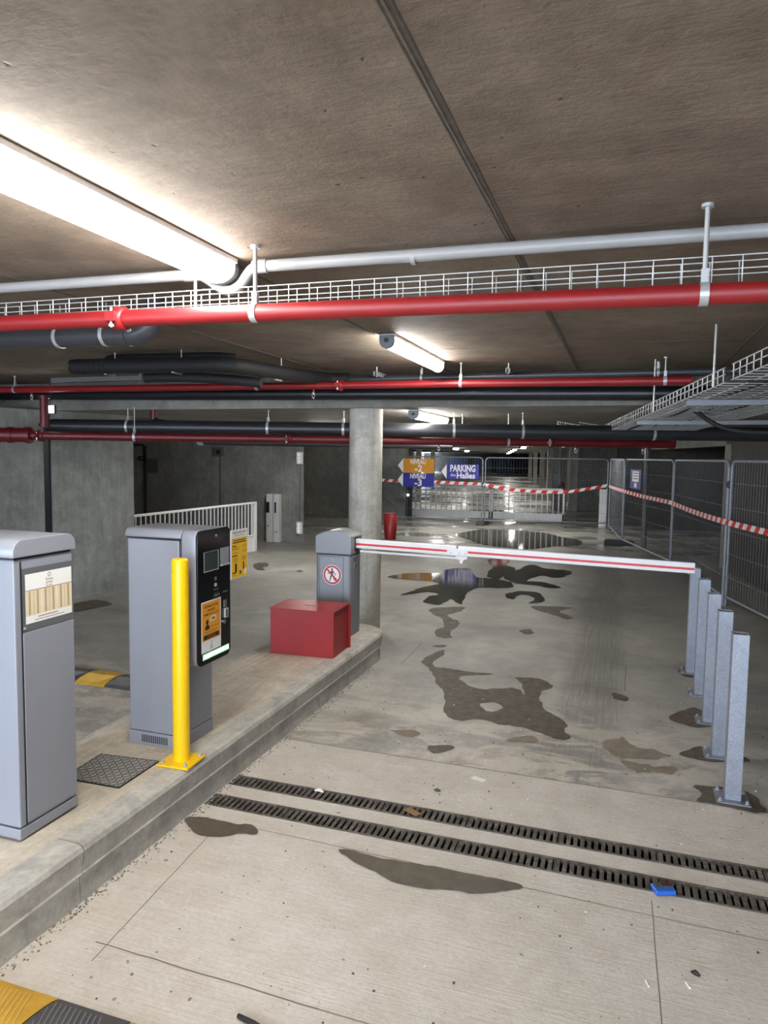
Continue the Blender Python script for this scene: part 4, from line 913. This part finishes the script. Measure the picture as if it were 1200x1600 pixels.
for k, (o, r_) in enumerate(((.25, .03), (.42, .022), (.6, .026))):
    a = T0+Vector((o, 0, .035)); b = T1+Vector((o, -.3, .035)); pts = [tuple(a.lerp(b, i/10)+Vector((.03*math.sin(i*1.3+k), 0, .01*math.sin(i*2+k)))) for i in range(11)]
    tag(MB().tube(catmull(pts, 3, False), r_, 'foam', 10).build('power_cable'), ['black cable nearest the open edge of the wide wire tray', 'thinner black cable in the middle of the wide wire tray', 'black cable nearest the right wall in the wide wire tray'][k], 'cable', 'cables in the wire tray')
pts = [(.55, 6.9, 2.50), (.8, 6.9, 2.34), (1.15, 6.9, 2.30), (1.5, 6.9, 2.38), (1.8, 6.9, 2.5)]
tag(MB().tube(catmull(pts, 5, False), .02, 'foam', 10).build('power_cable'), 'black cable loop sagging below the wide wire tray', 'cable', 'cables in the wire tray')
t, d, n = basket((-.75, 17.5, 2.46), (-2.25, 27.0, 2.46), 1.05, .07, .25, 8, 'distant wire cable tray under the lower ceiling over the right fence', .006)
# ------------------------------------------------------------------ left lane: railing, posts, boxes
t = thing('railing', 'white railing with vertical bars behind the ticket machine', 'railing', (-7.45, 11.4, 0))
ra, rb = Vector((-7.50, 9.0, 0)), Vector((-7.40, 13.32, 0)); L_ = (rb-ra).length
def rp(s, z): p = ra.lerp(rb, s/L_); return (p.x, p.y, z)
m = MB(); m.tube([rp(0, 1.03), rp(L_, 1.03)], .026, 'white', 6); m.build('top_rail', t)
MB().tube([rp(0, .34), rp(L_, .34)], .02, 'white', 6).build('bottom_rail', t)
X = Matrix.Translation(rb) ; B((-.03, -.06, 0), (.03, .04, 1.05), 'white', X).build('end_post', t)
wallseg(tuple(ra[:2]), tuple(rb[:2]), 0, .33, .015, 'white', MB()).build('toe_plate', t)
s_ = .06
while s_ < L_-.08: MB().box((rp(s_, 0)[0]-.012, rp(s_, 0)[1]-.006, .34), (rp(s_, 0)[0]+.012, rp(s_, 0)[1]+.006, 1.02), 'white').build('baluster', t); s_ += .125
t = thing('guide_post', 'pair of white gate guide posts with black windows against the back wall', 'gate post', (-7.8, 14.9, 0))
for a, b in ((-7.955, -7.79), (-7.765, -7.62)): B((a, 14.86, 0), (b, 14.995, 1.13), 'white').build('post', t, bevel=.006)
B((-7.78, 14.90, 0), (-7.775, 14.995, 1.13), 'black').build('gap', t)
B((-7.955, 14.852, .69), (-7.87, 14.862, .94), 'black').build('window', t); B((-7.735, 14.852, .69), (-7.695, 14.862, .94), 'black').build('window', t)
m = MB()
for x, z in ((-7.90, .38), (-7.70, .24)): m.cyl((x, 14.85, z), (x, 14.87, z), .016, 'black', 10)
m.build('holes', t)
t = thing('wall_conduit', 'thin conduit with a small square box on the back wall', 'conduit', (-9.25, 14.98, 1.6))
MB().cyl((-9.24, 14.98, .3), (-9.24, 14.98, 2.02), .018, 'silver_dark', 10).build('tube', t); B((-9.37, 14.90, 2.0), (-9.17, 14.998, 2.20), 'silver_dark').build('junction_box', t); B((-9.31, 14.893, 2.05), (-9.22, 14.902, 2.14), 'black').build('box_face', t)
t = thing('wall_notice', 'small pale notice sheet in the dark recess on the back wall', 'notice', (-11.3, 14.98, 1.75)); B((-11.35, 14.985, 1.55), (-11.05, 14.998, 1.90), 'silver_dark').build('sheet', t)
t = thing('wall_siren', 'small black siren above the pale notice on the back wall', 'siren', (-11.5, 14.95, 1.9)); MB().cyl((-11.45, 14.90, 1.92), (-11.45, 14.998, 1.92), .06, 'black', 14).build('body', t); MB().cyl((-11.45, 14.89, 1.92), (-11.45, 14.905, 1.92), .025, 'zinc', 10).build('horn', t)
t = thing('recess_pipe', 'thin dark pipe bent down the back wall left of the pale notice', 'pipe', (-11.6, 14.95, 1.6)); MB().tube([(-13.0, 14.95, 2.2), (-11.45, 14.95, 2.25), (-11.38, 14.95, 2.2), (-11.36, 14.95, .3)], .02, 'pvc_dark', 8).build('pipe', t)
for z, lb in ((1.98, 'upper signal box with lit face on the end of the back wall'), (.36, 'lower signal box with lit face on the end of the back wall')):
    t = thing('signal_box', lb, 'signal box', (-7.12, 15.0, z)); B((-7.20, 14.90, z-.14), (-7.07, 14.998, z+.14), 'white').build('case', t, bevel=.01); m = MB()
    for q in (-.08, 0, .08): m.cyl((-7.13, 14.885, z+q), (-7.13, 14.902, z+q), .022, 'lens', 12)
    m.build('lens', t)
t = thing('wall_conduit', 'thin conduit joining the two signal boxes', 'conduit', (-7.12, 15, 1.2)); MB().cyl((-7.13, 14.98, .5), (-7.13, 14.98, 1.84), .014, 'silver_dark', 8).build('tube', t)
# fire bucket on the pillar
bx, by = -2.66, 8.10
t = thing('fire_bucket', 'red fire bucket hung by a wire on the right side of the pillar', 'bucket', (bx, by, 1.0))
m = MB().tube([(bx, by, 1.05), (bx, by, 1.055), (bx, by, 1.36), (bx, by, 1.365), (bx, by, 1.34)], [.066, .068, .088, .092, .078], 'red', 20); m.build('pail', t)
MB().tube(catmull([(bx+.085, by, 1.36), (bx+.06, by, 1.46), (bx, by, 1.52), (bx-.08, by-.06, 1.56)], 5, False), .006, 'black', 6).build('handle', t)

# ------------------------------------------------------------------ white gate and mesh fence panels
t = thing('gate', 'low white gate with vertical bars behind the far mesh fence', 'gate', (-4.3, 23, 0))
for x0, x1 in ((-6.86, -4.12), (-4.08, -1.78)):
    B((x0, 22.97, .07), (x1, 23.03, .30), 'white').build('bottom_panel', t); B((x0, 22.97, 1.03), (x1, 23.03, 1.10), 'white').build('top_rail', t)
    for x in (x0+.02, x1-.02): B((x-.03, 22.97, .07), (x+.03, 23.03, 1.10), 'white').build('stile', t)
    x = x0+.2
    while x < x1-.1: B((x-.016, 22.985, .29), (x+.016, 23.015, 1.04), 'white').build('bar', t); x += .175
m = MB()
for x in (-6.7, -5.4, -3.2): m.cyl((x-.02, 23, .035), (x+.02, 23, .035), .035, 'zinc', 12)
m.build('rollers', t)
t = thing('gate_post', 'white gate post at the left end of the low white gate', 'gate post', (-6.95, 23, 0)); B((-7.0, 22.94, 0), (-6.9, 23.06, 1.2), 'white').build('post', t)
t = thing('gate_stop', 'dark post with yellow and white marker lights left end of the gate', 'gate post', (-6.8, 22.8, 0)); B((-6.80, 22.48, 0), (-6.66, 22.58, 1.1), 'black').build('post', t)
m = MB().cyl((-6.78, 22.46, .90), (-6.78, 22.49, .90), .035, 'rubber_yellow', 10); m.cyl((-6.78, 22.46, .78), (-6.78, 22.49, .78), .035, 'exit', 10); m.build('marker_lights', t)
t = thing('guide_post', 'white gate guide post with black window at the right end of the gate', 'gate post', (-.6, 22.6, 0)); B((-.72, 22.6, 0), (-.50, 22.75, 1.13), 'white').build('post', t); B((-.80, 22.62, .68), (-.72, 22.7, .93), 'black').build('window', t)

def fence_panel(a, b, label, h=2.05, fine=.085):
    a, b = Vector((*a, 0)), Vector((*b, 0)); L_ = (b-a).length; d = (b-a).normalized(); t = thing('site_fence', label, 'fence', tuple((a+b)/2), 'mesh construction fence panels')
    P = lambda s, z: tuple(a+d*s+Vector((0, 0, z))); r = .021; c = .12; m = MB()
    path = [P(0, .0), P(0, h-c)] + [P(c-c*math.cos(i*PI/12), h-c+c*math.sin(i*PI/12)) for i in range(1, 6)] + [P(c, h), P(L_-c, h)] + [P(L_-c+c*math.sin(i*PI/12), h-c+c*math.cos(i*PI/12)) for i in range(1, 6)] + [P(L_, h-c), P(L_, .0)]
    m.tube(path, r, 'galv', 10); m.tube([P(0, .14), P(L_, .14)], r*.9, 'galv', 10); m.build('frame', t)
    m = MB(); s_ = fine
    while s_ < L_-.03: m.cyl(P(s_, .14), P(s_, h-.01), .0022, 'galv', 4, False); s_ += fine
    for z in (.42, .75, 1.08, 1.41, 1.74): m.cyl(P(0, z), P(L_, z), .003, 'galv', 4, False)
    m.build('wire_mesh', t); return t
F0, F1, F2, F3 = (1.38, 10.99), (.866, 14.41), (-.02, 17.86), (-.40, 21.45)
dn = (Vector(F0)-Vector((2.20, 7.65))).normalized()
fence_panel((2.20, 7.65), (F0[0]+.03, F0[1]-.06), 'mesh fence panel at the right edge nearest the square posts')
fence_panel(F0, (F1[0]+.01, F1[1]-.05), 'mesh fence panel before the dark recess, second from the right edge')
fence_panel(F1, (F2[0]+.02, F2[1]-.06), 'mesh fence panel carrying the blue site notice on the right')
fence_panel(F2, F3, 'narrow looking far mesh fence panel at the right corner')
fence_panel((-7.56, 21.35), (-4.10, 21.40), 'far mesh fence panel carrying the arrow signs')
fence_panel((-4.02, 21.42), (-.48, 22.2), 'far mesh fence panel in front of the right half of the gate')
def foot(x, y, rz, label):
    t = thing('ballast_block', label, 'ballast block', (x, y, 0), 'fence feet', rz); pr = rounded(-.34, .34, 0, .13, .05)
    MB().prism(pr, lambda u, v, w_: (u, w_, v), -.11, .11, 'rubber').build('block', t, bevel=.01, local=True); m = MB()
    for x_ in (-.12, .12): m.cyl((x_, 0, .125), (x_, 0, .132), .03, 'black', 12)
    m.build('socket', t, local=True)
foot(2.05, 9.35, .1, 'dark fence foot block behind the panel at the right edge')
foot(F1[0], F1[1], .1, 'dark fence foot block under the second fence joint from the right')
foot(F2[0]-.06, F2[1], .1, 'dark fence foot block at the far right corner of the fence')
foot(-4.06, 21.42, 1.5, 'dark fence foot block under the joint beside the blue parking sign')
# hoop couplers
for (x, y), lb in ((( -4.06, 21.36), 'clip joining the two far fence panels'), ((F0[0]+.02, F0[1]-.04), 'clip joining the two fence panels nearest the right edge')):
    tag(MB().cyl((x, y-.02, 1.22 if x < 0 else 1.72), (x, y+.02, 1.22 if x < 0 else 1.72), .06, 'black', 12).build('fence_clip'), lb, 'clip')

# ------------------------------------------------------------------ signs on the fence
def arrow_sign(x0, xa, x1, z0, z1, y, mat, label, lines):
    t = thing('arrow_sign', label, 'sign', ((x0+x1)/2, y, (z0+z1)/2), 'arrow signs on the fence'); zc = (z0+z1)/2
    B((xa, y-.004, z0), (x1, y+.004, z1), mat).build('board', t)
    MB().prism([(x0, zc), (xa, z0), (xa, z1)], lambda u, v, w_: (u, w_, v), y-.004, y+.004, 'white').build('arrow_head', t)
    m = MB()
    for s_, h_, u, v, b, mw in lines: m.text(s_, h_, xz(y-.0055), u, v, 'white', bold=b, maxw=mw)
    m.build('lettering', t)
    for xq in (xa+.12, x1-.12): B((xq-.008, y-.006, z1-.03), (xq+.008, y+.085, z1-.02), 'black').build('cable_tie', t)
sy = 21.325
arrow_sign(-6.78, -6.60, -5.60, 1.545, 1.99, sy, 'sign_ochre', 'ochre arrow sign reading NIVEAU -2 on the far fence', [('NIVEAU', .15, -6.12, 1.885, .03, .50), ('-2', .20, -6.10, 1.672, .03, .24)])
arrow_sign(-6.78, -6.60, -5.60, 1.115, 1.54, sy, 'blue', 'blue arrow sign reading NIVEAU -3 below the ochre one', [('NIVEAU', .15, -6.12, 1.435, .03, .50), ('-3', .20, -6.10, 1.232, .03, .24)])
arrow_sign(-5.37, -5.20, -4.20, 1.385, 1.835, sy, 'blue', 'blue arrow sign reading PARKING des Halles on the far fence', [('PARKING', .20, -4.70, 1.700, .03, .78), ('Halles', .17, -4.60, 1.485, .03, .57), ('des', .10, -5.00, 1.505, .0, .16)])
# blue site notice on the right hand fence
fd = (Vector(F2)-Vector(F1)).normalized(); q0 = Vector(F1)+fd*2.45; fnrm = Vector((-fd.y, fd.x))
t = thing('site_notice', 'blue notice with white sheet tied to the right fence', 'sign', (q0.x, q0.y, 1.6))
m = MB(); nf = lambda o: (lambda u, v: (q0.x-fd.x*u+fnrm.x*o, q0.y-fd.y*u+fnrm.y*o, v))
m.prism([(-.42, 1.40), (.42, 1.40), (.42, 1.83), (-.42, 1.83)], lambda u, v, w_: nf(w_)(u, v), .028, .036, 'blue'); m.build('board', t)
m = MB(); m.flat([(-.24, 1.56), (.26, 1.56), (.26, 1.79), (-.24, 1.79)], nf(.039), 'paper'); m.flat([(-.08, 1.43), (.12, 1.43), (.12, 1.53), (-.08, 1.53)], nf(.039), 'paper')
for z in (1.75, 1.69, 1.63): m.flat([(-.18, z-.015), (.2, z-.015), (.2, z+.01), (-.18, z+.01)], nf(.041), 'silver_dark')
m.build('sheet', t)
# red and white barrier tape
def tape(pts, label, wd=.075, seg=.11):
    P = catmull(pts, 8, False); P = [Vector(p) for p in P]; out = [P[0]]; acc = 0
    res = []; d_ = [0]
    for a, b in zip(P, P[1:]): d_.append(d_[-1]+(b-a).length)
    def at(s):
        for i in range(len(P)-1):
            if d_[i+1] >= s: return P[i].lerp(P[i+1], (s-d_[i])/max(1e-6, d_[i+1]-d_[i]))
        return P[-1]
    m = MB(); n = int(d_[-1]/seg)
    for i in range(n):
        a, b = at(d_[-1]*i/n), at(d_[-1]*(i+1)/n); dv = (b-a).normalized(); nn = Vector((-dv.y, dv.x, 0)).normalized()*.001; mat = 'stripe_red' if i % 2 else 'white'; sl = dv*.03
        vs = [a-sl+nn+Vector((0, 0, -wd/2)), b-sl+nn+Vector((0, 0, -wd/2)), b+sl+nn+Vector((0, 0, wd/2)), a+sl+nn+Vector((0, 0, wd/2))]; vs += [v-nn*2 for v in vs]
        m.add(vs, [(0, 1, 2, 3), (7, 6, 5, 4), (0, 4, 5, 1), (1, 5, 6, 2), (2, 6, 7, 3), (3, 7, 4, 0)], mat)
    return tag(m.build('barrier_tape'), label, 'barrier tape', 'red and white barrier tape')
def off(p, z, o=.03): return (p[0]-o, p[1]-o*.3, z)
tape([(-7.4, 21.42, 1.29), (-6.5, 21.42, 1.26), (-5.6, 21.42, 1.27), (-4.8, 21.43, 1.255), (-4.12, 21.44, 1.24)], 'red and white tape on the far fence behind the arrow signs', .09, .14)
tape([(-4.06, 21.33, 1.24), (-3.6, 21.46, 1.15), (-3.2, 21.55, 1.09), (-2.4, 21.73, 1.05), (-1.7, 21.88, 1.05), (-1.1, 22.0, 1.15), (-.5, 22.13, 1.27)], 'red and white tape sagging across the far fence before the gate', .09, .16)
tape([off(F3, 1.28), off(lerp(F3, F2, .5), 1.29), off(F2, 1.31), off(lerp(F2, F1, .4), 1.27), off(F1, 1.25)], 'red and white tape on the right fence below the blue notice', .08, .12)
tape([off(F1, 1.25), off(lerp(F1, F0, .5), 1.205), off(F0, 1.195), off(lerp(F0, (2.2, 7.65), .5), 1.185), off((2.2, 7.65), 1.17)], 'red and white tape on the two nearest right fence panels', .08, .12)

# ------------------------------------------------------------------ right side and distant hall
t = thing('downpipe', 'grey vertical downpipe behind the right mesh fence', 'pipe', (.44, 17.5, 0)); MB().cyl((.47, 17.6, 0), (.47, 17.6, ZL), .06, 'silver_dark', 16).build('pipe', t)
for z in (.9, 2.0): MB().cyl((.47, 17.6, z), (.47, 17.6, z+.05), .068, 'silver_dark', 16).build('clamp', t)
NUM = ['first', 'second', 'third', 'fourth', 'fifth', 'sixth', 'seventh', 'eighth', 'ninth']
for k, s_ in enumerate((0, 6.2, 13, 20.8, 30, 39.4)):
    x, y = hp(s_); o = B((-.16, -.16, 0), (.16, .16, ZL), 'pillar').build('hall_column'); o.location = (x, y, 0); o.rotation_euler.z = .166
    tag(o, NUM[k]+' pale square column along the right of the distant hall', 'column', 'columns of the distant hall')
for k, s_ in enumerate((4, 13, 22, 33)):
    x, y = hp(s_, -8.6); o = B((-.18, -.18, 0), (.18, .18, ZL), 'pillar').build('hall_column'); o.location = (x, y, 0); o.rotation_euler.z = .166
    tag(o, NUM[k]+' pale square column along the left of the distant hall', 'column', 'columns of the distant hall')
for k, (s_, o_) in enumerate(((4, -2.0), (14, -2.2), (24, -2.2), (34, -2.2), (46, -2.2), (0, -5.6), (12, -5.6), (26, -5.6))):
    x, y = hp(s_, o_); fixture(x, y, y+1.55, ZL, NUM[k]+' tube light in the distant hall counted from the gate', 'tube_far', .08)
t = thing('fire_extinguisher', 'red fire extinguisher beyond the right end of the white gate', 'fire extinguisher', (-2.43, 28.9, .8)); x, y = -2.36, 28.91
MB().tube([(x, y, .72), (x, y, .74), (x, y, 1.05), (x, y, 1.12), (x, y, 1.16)], [.07, .085, .085, .05, .03], 'red', 14).build('cylinder', t); MB().tube([(x, y, 1.14), (x-.08, y-.03, 1.1), (x-.1, y-.03, .85)], .015, 'black', 8).build('hose', t)
t = thing('electrical_box', 'grey electrical box above the fire extinguisher', 'box', (-2.5, 29.5, 1.3)); B((-2.66, 28.86, 1.0), (-2.40, 29.0, 1.43), 'silver_dark').build('case', t); MB().cyl((-2.45, 28.95, 1.43), (-2.45, 28.95, ZL), .03, 'silver_dark', 8).build('conduit', t)
structure(B((-2.75, 29.0, 0), (-2.2, 29.2, ZL), 'wall'), 'pillar', 'flat concrete pier behind the extinguisher beyond the gate')
